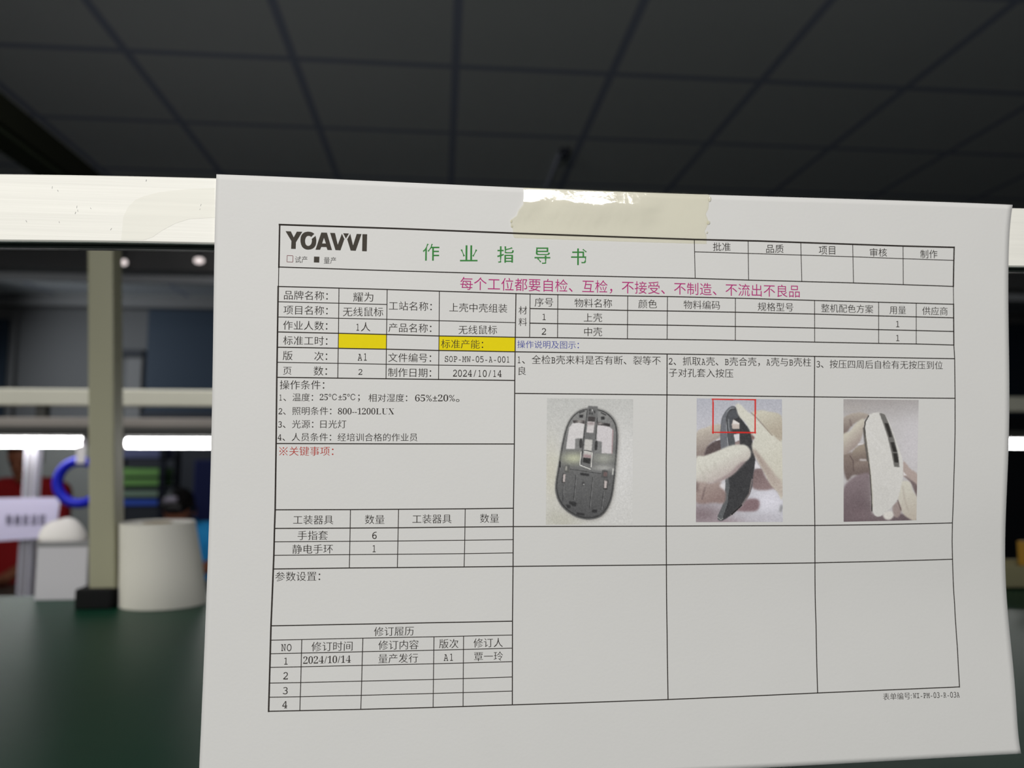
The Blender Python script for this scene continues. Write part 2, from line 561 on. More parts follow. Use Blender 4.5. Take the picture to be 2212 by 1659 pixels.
SY = SPY - 0.006
pts = [at(-58, 1077, SY), at(131, 1074, SY), at(119, 1161, SY), at(-55, 1172, SY)]
sg = empty('paper_sign', sum(pts, Vector()) / 4, 'lilac white paper sign with a faint line of lettering on the grey post', 'sign')
bm = bmesh.new()
for q in (0, 0.0012):
    pass
fr_ = [bm.verts.new(p) for p in pts]
bk_ = [bm.verts.new(p + Vector((0, 0.0012, 0))) for p in pts]
bm.faces.new(fr_)
bm.faces.new(bk_[::-1])
for k in range(4):
    bm.faces.new((fr_[k], bk_[k], bk_[(k + 1) % 4], fr_[(k + 1) % 4]))
obj('sheet', bm, M['sign_paper'], sg)
bm = bmesh.new()
rnd = random.Random(3)
for k in range(5):
    xc = 12 + k * 18.0
    for s_ in range(4):
        a = at(xc + rnd.uniform(0, 2), 1114 + s_ * 5.0 + rnd.uniform(-1, 1), SY - 0.001)
        b = at(xc + 13 + rnd.uniform(-2, 2), 1116.2 + s_ * 5.0 + rnd.uniform(-1, 1), SY - 0.001)
        box(bm, (a.x, SY - 0.0008, min(a.z, b.z)), (b.x, SY - 0.0003, max(a.z, b.z)))
    for s_ in range(2):
        a = at(xc + 3 + s_ * 6, 1112, SY - 0.001)
        b = at(xc + 5.2 + s_ * 6, 1134, SY - 0.001)
        box(bm, (a.x, SY - 0.0008, b.z), (b.x, SY - 0.0003, a.z))
obj('faded_lettering', bm, M['sign_ink'], sg)

# blue ring; its white strap is added for the bright glow under the tube
RY = 1.875
c_ = at(172, 1042, RY)
rg = empty('hanging_ring', c_, 'bright blue foam ring hanging on a white strap beside the olive post', 'ring')
bm = bmesh.new()
Rm, rm = 0.0492, 0.0112
nu, nv = 48, 14
grid = []
for i in range(nu):
    a = 2 * math.pi * i / nu
    row = []
    for j in range(nv):
        b = 2 * math.pi * j / nv
        rr = Rm + rm * math.cos(b)
        row.append(bm.verts.new((c_.x + rr * math.cos(a), RY + rm * 1.1 * math.sin(b), c_.z + rr * math.sin(a))))
    grid.append(row)
for i in range(nu):
    for j in range(nv):
        bm.faces.new((grid[i][j], grid[(i + 1) % nu][j], grid[(i + 1) % nu][(j + 1) % nv], grid[i][(j + 1) % nv]))
obj('foam_ring', bm, M['blue_ring'], rg, True)
s0, s1 = at(172, 964, RY).x, at(192, 964, RY).x
zt2, zb2 = tz - 0.008, at(182, 1001, RY).z
bm = bmesh.new()
box(bm, (s0, RY - 0.016, zb2), (s1, RY - 0.0135, zt2), 0.001)
box(bm, (s0, RY - 0.0165, zt2 - 0.004), (s1, RY + 0.02, zt2 - 0.001), 0.0005)
obj('strap', bm, M['white_cloth'], rg)

# ---------------------------------------------------------------- far row: bench, stools, people, rack and cabinet
fb = empty('far_bench', (-1.9, 3.15, 0), 'low pale bench with a person in red behind it at the left', 'workbench')
boxobj('tabletop', (-3.9, 3.55, 0.59), (-0.4, 4.20, 0.62), M['bench_top_far'], fb, 0.004)
for lx in (-3.85, -0.45):
    for ly in (3.6, 4.15):
        boxobj('leg', (lx - 0.025, ly - 0.025, 0), (lx + 0.025, ly + 0.025, 0.59), M['frame_grey'], fb)


def hull(bm, spheres):
    """convex lump round a few spheres (x, y, z, r) - tapered limbs, palm, torso"""
    t = bmesh.new()
    for x, y, z, r in spheres:
        s = bmesh.ops.create_icosphere(t, subdivisions=2, radius=r)
        bmesh.ops.translate(t, verts=s['verts'], vec=(x, y, z))
    res = bmesh.ops.convex_hull(t, input=t.verts[:])
    junk = [g for g in res['geom_interior'] if isinstance(g, bmesh.types.BMVert)]
    bmesh.ops.delete(t, geom=junk, context='VERTS')
    merge(bm, t)


def remeshed(name, bm, voxel, m, parent, smooth_it=4):
    me = bpy.data.meshes.new(name)
    bm.to_mesh(me)
    bm.free()
    tmp = bpy.data.objects.new('tmp', me)
    COL.objects.link(tmp)
    md = tmp.modifiers.new('r', 'REMESH')
    md.mode = 'VOXEL'
    md.voxel_size = voxel
    sm = tmp.modifiers.new('s', 'SMOOTH')
    sm.factor = 0.5
    sm.iterations = smooth_it
    dg = bpy.context.evaluated_depsgraph_get()
    dg.update()
    out = bpy.data.meshes.new_from_object(tmp.evaluated_get(dg))
    bpy.data.objects.remove(tmp)
    return link(name, out, m, parent, True)


def hand(bm, wrist, knuck, side, curl=0.20):
    """palm from the wrist to the knuckle line, four bent fingers of unequal length and a thumb from the palm's side"""
    w, k = Vector(wrist), Vector(knuck)
    d = (k - w).normalized()
    s = d.cross(Vector((0, 0, 1))).normalized() * side
    up = s.cross(d).normalized()
    if up.z < 0:
        up = -up
    hull(bm, [(*(w + s * 0.018), 0.016), (*(w - s * 0.018), 0.016), (*(k + s * 0.032), 0.012), (*(k - s * 0.032), 0.012)])
    for i, ln in enumerate((0.070, 0.080, 0.075, 0.058)):
        b0 = k + s * (0.030 - i * 0.020)
        b1 = b0 + (d - up * curl * 0.3).normalized() * ln * 0.45
        b2 = b1 + (d - up * curl).normalized() * ln * 0.32
        b3 = b2 + (d - up * curl * 2).normalized() * ln * 0.25
        for p, q, r0, r1 in ((b0, b1, 0.0095, 0.0088), (b1, b2, 0.0088, 0.0080), (b2, b3, 0.0080, 0.0068)):
            hull(bm, [(*p, r0), (*q, r1)])
    t0 = w + (k - w) * 0.35 + s * 0.028
    t1 = t0 + (d * 0.6 + s * 0.8).normalized() * 0.034
    t2 = t1 + (d * 0.95 + s * 0.25).normalized() * 0.028
    hull(bm, [(*t0, 0.013), (*t1, 0.010)])
    hull(bm, [(*t1, 0.010), (*t2, 0.0085)])


def person(label, hx, hy, hz, lean, tilt, m_shirt, seat_z, arms_z, extra=None, shirt_name='shirt', hands_at=0.34):
    """seated person facing the camera; (hx, hy, hz) is the middle of the head, lean = how far the head is in front of the hips"""
    hipy = hy + lean
    pel = Vector((hx, hipy, seat_z + 0.10))
    head = Vector((hx, hy, hz))
    fdir = Vector((0, -math.cos(tilt), -math.sin(tilt)))          # where the face looks
    udir = Vector((0, -math.sin(tilt), math.cos(tilt)))           # crown direction
    neck = head - udir * 0.105 + Vector((0, 0.03, 0))
    chest = neck + (pel - neck) * 0.33
    sh = neck + (pel - neck) * 0.05
    e = empty('person', (hx, hipy, 0), label, 'person')
    bm = bmesh.new()
    # torso
    hull(bm, [(*(sh + Vector((-0.13, 0, -0.028))), 0.055), (*(sh + Vector((0.13, 0, -0.028))), 0.055), (*(chest + Vector((-0.09, 0, 0))), 0.095), (*(chest + Vector((0.09, 0, 0))), 0.095)])
    hull(bm, [(*(chest + Vector((-0.08, 0, 0))), 0.095), (*(chest + Vector((0.08, 0, 0))), 0.095), (*(pel + Vector((-0.08, 0, 0))), 0.105), (*(pel + Vector((0.08, 0, 0))), 0.105)])
    hull(bm, [(*sh, 0.065), (*neck, 0.052)])
    hull(bm, [(*neck, 0.052), (*(head - udir * 0.05 + Vector((0, 0.02, 0))), 0.05)])
    # head: cranium, face, jaw, nose, ears, brow, lips
    back = -fdir
    xd = Vector((1, 0, 0))
    hull(bm, [(*(head + udir * 0.035 + back * 0.03), 0.078), (*(head + udir * 0.03 + fdir * 0.02), 0.072), (*(head - udir * 0.03 + fdir * 0.02), 0.062)])
    hull(bm, [(*(head - udir * 0.02 + fdir * 0.03), 0.058), (*(head - udir * 0.088 + fdir * 0.062), 0.024), (*(head - udir * 0.06 + xd * 0.035 + fdir * 0.02), 0.024), (*(head - udir * 0.06 - xd * 0.035 + fdir * 0.02), 0.024)])
    hull(bm, [(*(head + fdir * 0.082 + udir * 0.010), 0.008), (*(head + fdir * 0.104 - udir * 0.025), 0.012), (*(head + fdir * 0.090 - udir * 0.030 + xd * 0.012), 0.008), (*(head + fdir * 0.090 - udir * 0.030 - xd * 0.012), 0.008)])
    for s in (-1, 1):
        hull(bm, [(*(head + xd * s * 0.078 + udir * 0.012 + back * 0.012), 0.011), (*(head + xd * s * 0.074 - udir * 0.028 + back * 0.006), 0.009)])
        hull(bm, [(*(head + fdir * 0.082 + udir * 0.022 + xd * s * 0.018), 0.009), (*(head + fdir * 0.072 + udir * 0.020 + xd * s * 0.045), 0.008)])
    hull(bm, [(*(head + fdir * 0.086 - udir * 0.052 + xd * 0.020), 0.007), (*(head + fdir * 0.086 - udir * 0.052 - xd * 0.020), 0.007), (*(head + fdir * 0.091 - udir * 0.050), 0.008)])
    arms = []
    for s in (-1, 1):
        S = sh + Vector((s * 0.160, 0, -0.045))
        E = S + Vector((s * 0.055, -0.10, 0))
        E.z = max(arms_z + 0.075, S.z - 0.29)
        W = Vector((hx + s * 0.10, hy - hands_at, arms_z + 0.036))
        K = W + Vector((-s * 0.035, -0.075, 0.006))
        hull(bm, [(*S, 0.056), (*E, 0.041)])
        hull(bm, [(*E, 0.041), (*W, 0.027)])
        hand(bm, W, K, -s)
        arms.append((S, E, W))
        hp = pel + Vector((s * 0.09, 0, -0.01))
        kn = hp + Vector((s * 0.07, -0.36, 0.0))
        an = Vector((kn.x, kn.y + 0.05, 0.09))
        hull(bm, [(*hp, 0.085), (*kn, 0.058)])
        hull(bm, [(*kn, 0.056), (*an, 0.038)])
        hull(bm, [(*an, 0.038), (an.x, an.y - 0.16, 0.03, 0.030), (an.x, an.y + 0.03, 0.032, 0.030)])
    remeshed('body', bm, 0.0055, M['skin'], e, 3)
    # hair cap: back and top of the skull
    bm = bmesh.new()
    hull(bm, [(*(head + udir * 0.048 + back * 0.035), 0.079), (*(head + udir * 0.058 + fdir * 0.012), 0.070)])
    hull(bm, [(*(head + udir * 0.03 + back * 0.045), 0.075), (*(head - udir * 0.055 + back * 0.055), 0.050)])
    for s in (-1, 1):
        hull(bm, [(*(head + xd * s * 0.058 + udir * 0.05), 0.030), (*(head + xd * s * 0.068 + back * 0.020 - udir * 0.01), 0.020)])
    hull(bm, [(*(head + udir * 0.085 + fdir * 0.055 - xd * 0.03), 0.024), (*(head + udir * 0.085 + fdir * 0.055 + xd * 0.03), 0.024), (*(head + udir * 0.10), 0.035)])
    remeshed('hair', bm, 0.006, M['hair'], e, 3)
    for s in (-1, 1):
        bm = bmesh.new()
        bmesh.ops.create_uvsphere(bm, u_segments=12, v_segments=8, radius=0.0085)
        bmesh.ops.translate(bm, verts=bm.verts[:], vec=head + fdir * 0.083 + udir * 0.004 + xd * s * 0.030)
        obj('eye', bm, M['eye'], e, True)
    # shirt
    bm = bmesh.new()
    hull(bm, [(*(sh + Vector((-0.13, 0, -0.025))), 0.066), (*(sh + Vector((0.13, 0, -0.025))), 0.066), (*(chest + Vector((-0.09, 0, 0))), 0.107), (*(chest + Vector((0.09, 0, 0))), 0.107)])
    hull(bm, [(*(chest + Vector((-0.08, 0, 0))), 0.107), (*(chest + Vector((0.08, 0, 0))), 0.107), (*(pel + Vector((-0.08, 0, 0.02))), 0.116), (*(pel + Vector((0.08, 0, 0.02))), 0.116)])
    hull(bm, [(*sh, 0.076), (*(neck + (sh - neck) * 0.35), 0.066)])
    for S, E, W in arms:
        hull(bm, [(*S, 0.067), (*E, 0.053)])
        hull(bm, [(*E, 0.053), (*(E + (W - E) * 0.18), 0.046)])
    remeshed(shirt_name, bm, 0.008, m_shirt, e, 3)
    # trousers
    bm = bmesh.new()
    for s in (-1, 1):
        hp = pel + Vector((s * 0.09, 0, -0.01))
        kn = hp + Vector((s * 0.07, -0.36, 0.0))
        an = Vector((kn.x, kn.y + 0.05, 0.13))
        hull(bm, [(*hp, 0.096), (*kn, 0.068)])
        hull(bm, [(*kn, 0.067), (*an, 0.050)])
    hull(bm, [(*(pel + Vector((-0.08, 0, -0.01))), 0.109), (*(pel + Vector((0.08, 0, -0.01))), 0.109)])
    remeshed('trousers', bm, 0.009, M['navy_cloth'], e, 3)
    if extra:
        extra(e, head, udir, fdir)
    # stool under the person
    st = empty('stool', (hx, hipy, 0), 'dark round stool under the person in the %s' % ('red shirt' if m_shirt is M['red_cloth'] else 'sky blue shirt'), 'stool')
    bm = bmesh.new()
    tube(bm, [(hx, hipy, seat_z - 0.075), (hx, hipy, seat_z - 0.055), (hx, hipy, seat_z - 0.03)], [0.16, 0.17, 0.16], 24)
    obj('seat', bm, M['black_plastic'], st)
    bm = bmesh.new()
    tube(bm, [(hx, hipy, 0.03), (hx, hipy, seat_z - 0.075)], 0.025, 12)
    obj('stem', bm, M['frame_grey'], st, True)
    bm = bmesh.new()
    tube(bm, [(hx, hipy, 0.0), (hx, hipy, 0.03)], [0.20, 0.18], 24)
    obj('base', bm, M['black_plastic'], st)
    return e


h1 = at(54, 993, 4.40)
person('person in a red shirt with black hair sitting behind the white paper sign', h1.x, h1.y, h1.z, 0.08, 0.25, M['red_cloth'], 0.37, 0.62)


def hair_glare(e, head, udir, fdir):  # pale bar on the crown, put in for the glare on the hair
    bm = bmesh.new()
    pts_ = []
    for k in range(5, 9):
        a = math.pi * (k / 12.0)
        pts_.append(head + udir * (0.050 + 0.085 * math.sin(a)) + Vector((0.084 * math.cos(a), 0, 0)) + fdir * 0.035)
    tube(bm, pts_, 0.017, 10)
    obj('hair_clip', bm, M['glass_band'], e, True)


h2 = at(388, 1106, 4.30)
person('person in a sky blue shirt bending over with lowered head behind the label roll', h2.x, h2.y, h2.z, 0.34, 0.75, M['blue_cloth'], 0.36, 0.62, hair_glare, hands_at=0.16)

# storage rack with trays, seen past the post
KY = 6.5
k0, k1 = at(225, 1000, KY), at(350, 1000, KY)
rk = empty('storage_rack', ((k0.x + k1.x) / 2, KY + 0.2, 0), 'dark storage rack with coloured trays right of the olive post', 'rack')
rows = ((968, 990, 'tray_slate', 'slate blue tray on the top shelf of the dark rack'),
        (1011, 1030, 'tray_green', 'upper green tray on the dark rack right of the post'),
        (1032, 1050, 'tray_green', 'lower green tray on the dark rack right of the post'),
        (1059, 1074, 'tray_olive', 'grey green tray above the blue tray on the dark rack'),
        (1077, 1093, 'tray_blue', 'blue tray on the bottom shelf of the dark rack'))
for lx in (k0.x, k1.x):
    for ly in (KY + 0.02, KY + 0.38):
        boxobj('upright', (lx - 0.02, ly - 0.02, 0), (lx + 0.02, ly + 0.02, z_at(955, KY)), M['steel_dark'], rk)
for yt, yb_, mm, lab in rows:
    zb, zt = z_at(yb_, KY), z_at(yt, KY)
    boxobj('shelf', (k0.x - 0.02, KY, zb - 0.012), (k1.x + 0.02, KY + 0.4, zb), M['steel_dark'], rk)
    bm = bmesh.new()
    xa, xb = k0.x + 0.025, k1.x - 0.025
    box(bm, (xa, KY + 0.03, zb + 0.001), (xb, KY + 0.34, zb + 0.006))
    box(bm, (xa, KY + 0.005, zb + 0.006), (xb, KY + 0.012, zt - 0.005))
    box(bm, (xa, KY + 0.333, zb + 0.006), (xb, KY + 0.34, zt - 0.005))
    box(bm, (xa, KY + 0.012, zb + 0.006), (xa + 0.007, KY + 0.333, zt - 0.005))
    box(bm, (xb - 0.007, KY + 0.012, zb + 0.006), (xb, KY + 0.333, zt - 0.005))
    o = obj('storage_tray', bm, M[mm])
    tag(o, lab, 'tray', 'trays on the dark rack')
c0, c1 = at(418, 995, 6.3), at(640, 995, 6.3)
cb_ = empty('cabinet', ((c0.x + c1.x) / 2, 6.5, 0), 'navy blue metal cabinet beside the left edge of the paper sheet', 'cabinet')
boxobj('body', (c0.x, 6.32, 0), (c1.x, 6.75, z_at(994, 6.3)), M['navy'], cb_, 0.005)
xm = (c0.x + c1.x) / 2
for xa, xb, hx_ in ((c0.x + 0.01, xm - 0.004, xm - 0.05), (xm + 0.004, c1.x - 0.01, xm + 0.03)):
    d_ = boxobj('door', (xa, 6.30, 0.06), (xb, 6.319, z_at(994, 6.3) - 0.02), M['navy'], cb_, 0.003)
    boxobj('handle', (hx_, 6.27, 0.62), (hx_ + 0.02, 6.2995, 0.78), M['frame_grey'], d_, 0.003)

# ---------------------------------------------------------------- the taped instruction sheet
O = CAMP + np.array([-0.07843084, 0.26392515, 0.09669035])
EU = np.array([0.99992036, 0.01255075, -0.00132533])
EV = np.array([-0.00201401, 0.05501871, -0.99848329])
EN = np.array([0.01245879, -0.99840644, -0.05503961])      # towards the viewer


def bend(u, v):
    """how far the hanging sheet stands off its mean plane (metres); u right, v down in metres"""
    s = np.clip(u / 0.297, 0.0, 1.0)
    t = np.clip((v - 0.105) / 0.105, 0, 1.3)
    left = 0.0045 * t * t
    right = -0.0026 * np.exp(-((v - 0.150) / 0.030) ** 2) + 0.0020 * np.clip((v - 0.165) / 0.045, 0, 1.3) ** 2
    h = left * (1 - s) ** 1.3 + right * s ** 1.5
    return h + 0.00025 * np.sin(u * 38 + 1.0) * np.clip(v / 0.08, 0, 1) * np.sin(v * 24)


def sheet_uv(px, py, lift=0.0):
    """sheet coordinates of the point of the bent sheet seen at a pixel of the photograph"""
    px, py = np.asarray(px, float), np.asarray(py, float)
    d = np.stack([RIGHT[i] * ((px - 1106) / F_PX) + DOWN[i] * ((py - 829.5) / F_PX) + FWD[i] for i in range(3)], -1)
    h = 0.0
    for _ in range(5):
        t = ((O - CAMP) @ EN + h + lift) / (d @ EN)
        P = CAMP + d * t[..., None] - O
        u, v = P @ EU, P @ EV
        h = bend(u, v)
    return u, v


def on_sheet(u, v, lift=0.0):
    u, v = np.asarray(u, float), np.asarray(v, float)
    h = bend(u, v) + lift
    return O + u[..., None] * EU + v[..., None] * EV + h[..., None] * EN


ORIG = Vector(O)
sheet = bpy.data.objects.new('instruction_sheet', None)
COL.objects.link(sheet)
sheet.location = ORIG
tag(sheet, 'white printed work instruction sheet taped to the aluminium rail', 'paper')


def mesh_from(name, V, Fc, m, parent, smooth=False):
    me = bpy.data.meshes.new(name)
    loc = np.array(parent.location) if parent is not None else np.zeros(3)
    if len(Fc) and isinstance(Fc, np.ndarray):
        Fc = Fc.tolist()
    me.from_pydata((np.asarray(V) - loc).tolist(), [], Fc)
    me.update()
    o = bpy.data.objects.new(name, me)
    COL.objects.link(o)
    if m is not None:
        me.materials.append(m)
    if parent is not None:
        o.parent = parent
    if smooth:
        me.polygons.foreach_set('use_smooth', [True] * len(me.polygons))
    return o


# outline of the sheet
TOPE = [(467.5, 376.5), (788, 389.5), (1100, 405), (1537, 420), (1826, 430), (2187.5, 442.5)]
BOTE = [(428, 1711), (700, 1700), (1100, 1685), (1400, 1671), (1641, 1659), (1764, 1653), (1954, 1642), (2052, 1636), (2135, 1632), (2206, 1628)]
LEFE = [(467.5, 376.5), (467, 435), (465, 492), (463, 542), (460, 656), (458, 815), (456.7, 945), (454.5, 1102), (451.4, 1180), (446.7, 1259), (443.5, 1300), (441.4, 1352), (439.5, 1436), (437, 1520), (435.4, 1576), (430.8, 1659), (428, 1711)]
RIGE = [(2187.5, 442.5), (2184, 476), (2179, 525), (2178, 582), (2179, 666), (2180, 798), (2178.5, 943), (2177, 1030), (2175.5, 1060), (2172, 1136), (2170, 1193), (2174, 1265), (2179, 1345), (2185, 1402), (2191, 1466), (2197, 1549), (2206, 1628)]


def smooth_edge(pts, along, n, deg):
    a = np.array(pts, float)
    s = a[:, along]
    t = (s - s[0]) / (s[-1] - s[0])
    q = a[:, 1 - along]
    lin = q[0] + (q[-1] - q[0]) * t
    T_ = np.linspace(0, 1, n)
    A = np.stack([t ** k * t * (1 - t) for k in range(deg)], 1)
    c, *_ = np.linalg.lstsq(A, q - lin, rcond=None)
    B_ = np.stack([T_ ** k * T_ * (1 - T_) for k in range(deg)], 1)
    other = q[0] + (q[-1] - q[0]) * T_ + B_ @ c
    out = np.zeros((n, 2))
    out[:, along] = s[0] + (s[-1] - s[0]) * T_
    out[:, 1 - along] = other
    return out


NU, NV = 150, 110
def Euv(e):
    return np.stack(sheet_uv(e[:, 0], e[:, 1]), 1)


Te, Be = Euv(smooth_edge(TOPE, 0, NU, 3)), Euv(smooth_edge(BOTE, 0, NU, 3))
Le, Re = Euv(smooth_edge(LEFE, 1, NV, 4)), Euv(smooth_edge(RIGE, 1, NV, 7))
S_ = np.linspace(0, 1, NU)[None, :, None]
T_ = np.linspace(0, 1, NV)[:, None, None]
UV = (1 - T_) * Te[None] + T_ * Be[None] + (1 - S_) * Le[:, None] + S_ * Re[:, None] \
    - ((1 - S_) * (1 - T_) * Te[0] + S_ * (1 - T_) * Te[-1] + (1 - S_) * T_ * Be[0] + S_ * T_ * Be[-1])
Pf = on_sheet(UV[..., 0], UV[..., 1]).reshape(-1, 3)
Pb = on_sheet(UV[..., 0], UV[..., 1], -0.0001).reshape(-1, 3)
idx = np.arange(NU * NV).reshape(NV, NU)
q1 = np.stack([idx[:-1, :-1], idx[1:, :-1], idx[1:, 1:], idx[:-1, 1:]], -1).reshape(-1, 4)
q2 = q1[:, ::-1] + NU * NV
rim = np.concatenate([idx[0, :], idx[1:, -1], idx[-1, -2::-1], idx[-2:0:-1, 0]])
q3 = np.stack([rim, np.roll(rim, -1), np.roll(rim, -1) + NU * NV, rim + NU * NV], -1)
mesh_from('paper', np.concatenate([Pf, Pb]), np.concatenate([q1, q2, q3]), M['paper'], sheet, True)

LIFT = 0.00006


class Print:
    """flat print on the sheet: collects lines, polygons and letters in sheet coordinates, one mesh per build()"""
    def __init__(self, lift=LIFT):
        self.V, self.F, self.n, self.lift = [], [], 0, lift

    def add(self, uv, faces):
        uv = np.asarray(uv, float)
        self.V.append(uv)
        self.F += [[i + self.n for i in f] for f in faces]
        self.n += len(uv)

    def line(self, pts, w):
        a = np.array(pts, float)
        u, v = sheet_uv(a[:, 0], a[:, 1])
        uv = np.stack([u, v], 1)
        seg = np.r_[0, np.cumsum(np.linalg.norm(np.diff(uv, axis=0), axis=1))]
        k = max(len(uv), int(seg[-1] / 0.004) + 2)
        s = np.unique(np.r_[np.linspace(0, seg[-1], k), seg])
        c = np.stack([np.interp(s, seg, uv[:, 0]), np.interp(s, seg, uv[:, 1])], 1)
        d = np.gradient(c, axis=0)
        d /= np.linalg.norm(d, axis=1)[:, None]
        c[0] -= d[0] * w / 2
        c[-1] += d[-1] * w / 2
        nrm = np.stack([-d[:, 1], d[:, 0]], 1) * w / 2
        m_ = len(c)
        self.add(np.concatenate([c + nrm, c - nrm]), [[i, i + 1, m_ + i + 1, m_ + i] for i in range(m_ - 1)])

    def poly_px(self, loops):
        """filled polygon from pixel loops (first outer, then holes)"""
        L3 = [[Vector((x, y, 0)) for x, y in l] for l in loops]
        flat = [p for l in loops for p in l]
        tri = tessellate_polygon(L3)
        a = np.array(flat, float)
        u, v = sheet_uv(a[:, 0], a[:, 1])
        self.add(np.stack([u, v], 1), [list(t) for t in tri])

    def quad_px(self, c, nx=24, ny=8):
        c = np.array(c, float)
        s, t = np.meshgrid(np.linspace(0, 1, nx), np.linspace(0, 1, ny))
        s, t = s[..., None], t[..., None]
        p = ((1 - s) * (1 - t) * c[0] + s * (1 - t) * c[1] + s * t * c[2] + (1 - s) * t * c[3]).reshape(-1, 2)
        u, v = sheet_uv(p[:, 0], p[:, 1])
        i = np.arange(nx * ny).reshape(ny, nx)
        self.add(np.stack([u, v], 1), np.stack([i[:-1, :-1], i[1:, :-1], i[1:, 1:], i[:-1, 1:]], -1).reshape(-1, 4).tolist())

    def build(self, name, m, label=None):
        uv = np.concatenate(self.V)
        o = mesh_from(name, on_sheet(uv[:, 0], uv[:, 1], self.lift), self.F, m, sheet)
        if label:
            o['label'] = label
        return o


# ---- letters: outlines of the built-in typeface, turned into meshes once per character
MONO = {c: chr(0x1D7F6 + ord(c) - 48) for c in '0123456789'}
MONO.update({c: chr(0x1D670 + ord(c) - 65) for c in 'ABCDEFGHIJKLMNOPQRSTUVWXYZ'})
SERIF = {c: chr(0x1D7CE + ord(c) - 48) for c in '0123456789'}
SERIF.update({c: chr(0x1D400 + ord(c) - 65) for c in 'ABCDEFGHIJKLMNOPQRSTUVWXYZ'})

TEXTS = []   # (string, style, x0, x1, y left, y right, ink height or None, part)


def T(s, x0, x1, y0, y1=None, h=None, st='song', part='body'):
    TEXTS.append((s, st, x0, x1, y0, y0 if y1 is None else y1, h, part))


# heading
for c, x0, x1, a, b in (('作', 913, 949, 526.4, 563), ('业', 993.8, 1031.6, 530, 564.5), ('指', 1074, 1109.8, 532, 567.4),
                        ('导', 1154.6, 1188.7, 534.7, 570), ('书', 1233.5, 1267.3, 536.7, 572.5)):
    T(c, x0, x1, (a + b) / 2, None, b - a, 'bold', 'title')
T('每个工位都要自检、互检，不接受、不制造、不流出不良品', 994.3, 1727.3, 612.2, 629.6, 28, 'hei', 'slogan')
for s, x0, x1, y in (('批准', 1540, 1578, 533), ('品质', 1655, 1692.5, 537.3), ('项目', 1768.6, 1803.9, 540.8), ('审核', 1879, 1915.8, 545.3), ('制作', 1987.9, 2024.7, 548.8)):
    T(s, x0, x1, y, None, 18.2, 'hei')
T('试产', 637.4, 664, 560.7, None, 14.5, 'thin')
T('量产', 699.6, 726, 562.5, None, 14.5, 'thin')
# left block
T('品牌名称：', 613.7, 708.2, 637.2, 639.0)
T('耀为', 763, 806.3, 641.5)
T('项目名称：', 612.5, 708, 669.3, 670.8)
T('无线鼠标', 741, 827.8, 673.4)
T('作业人数：', 611.7, 707.4, 702.3, 703.8)
T('1人', 770, 800, 706)
T('标准工时：', 611.7, 707.4, 735, 736.4)
T('版', 611, 631.8, 768)
T('次：', 678.9, 707, 769.2)
T('A1', 772.9, 792.4, 771, None, 15.9)
T('页', 611.7, 629.6, 801)
T('数：', 677.6, 706.5, 801.2)
T('2', 774, 782.6, 803.4, None, 12.6)
T('工站名称：', 840, 932.8, 660.2, 662)
T('产品名称：', 839.3, 932, 707.4, 709)
T('文件编号：', 838.8, 931.5, 772, 773.2)
T('制作日期：', 838.3, 931.5, 804.2, 805.4)
T('上壳中壳组装', 970.6, 1095.6, 663.8, 666.2)
T('无线鼠标', 990.6, 1073.6, 712.3)
T('标准产能：', 952.8, 1043.8, 742.6, 743.8)
T('SOP-MW-05-A-001', 960.8, 1100, 774.9, 776.8, 14)
T('2024/10/14', 978.4, 1083.4, 806.2, 807.2, 15.4)
T('操作条件：', 604.4, 700.8, 831.2)
T('1、温度：', 603.7, 676.4, 858)
T('25℃±5℃；', 690.6, 777.3, 859, None, 16.5, 'times')
T('相对湿度：', 796, 879.8, 859.2)
T('65%±20%。', 896.6, 992.6, 860.2, None, 15.8, 'times')
T('2、照明条件：', 601.5, 716, 887.6)
T('800--1200LUX', 730, 851.5, 888.3, None, 14, 'times')
T('3、光源：', 600.7, 677, 916)
T('日光灯', 692, 748, 916)
T('4、人员条件：', 600, 715.5, 944)
T('经培训合格的作业员', 729.4, 901.5, 944.4)
T('关键事项：', 625, 720.4, 974.5, None, None, 'song', 'red')
T('工装器具', 633.4, 719.7, 1122.7)
T('数量', 788.3, 830.6, 1122)
T('工装器具', 890.8, 975.3, 1121, 1120.6)
T('数量', 1037, 1077.7, 1119.5)
T('手指套', 642.9, 708, 1156.5, 1156.2)
T('6', 804, 813.7, 1156.5, None, 15.4)
T('静电手环', 631.4, 719, 1186.2, 1185.6)
T('1', 805, 811.7, 1185, None, 15.4)
T('参数设置：', 594.9, 691.8, 1245.2, 1244.4)
T('修订履历', 808, 894, 1364.2, 1362.8)
T('NO', 607.3, 629.7, 1398.7, None, 15.6)
T('修订时间', 673, 761.5, 1396.8, 1395.2)
T('修订内容', 817.4, 904, 1393.6, 1392)
T('版次', 948.7, 990.2, 1390.5, 1389.9)
T('修订人', 1023, 1086, 1388.9, 1387.7)
T('1', 614, 621.7, 1428, None, 15.2)
T('2024/10/14', 655, 757.7, 1426, 1423.4, 16, 'times')
T('量产发行', 817.4, 903, 1422.8, 1421)
T('A1', 958.6, 978.5, 1419.8, 1419.4, 15.6)
T('覃一玲', 1023.8, 1086.4, 1418.2, 1417)
T('2', 611.8, 622, 1459.7, None, 16)
T('3', 611, 621.5, 1491.8, None, 15.6)
T('4', 609.8, 620.5, 1522, None, 15.6)
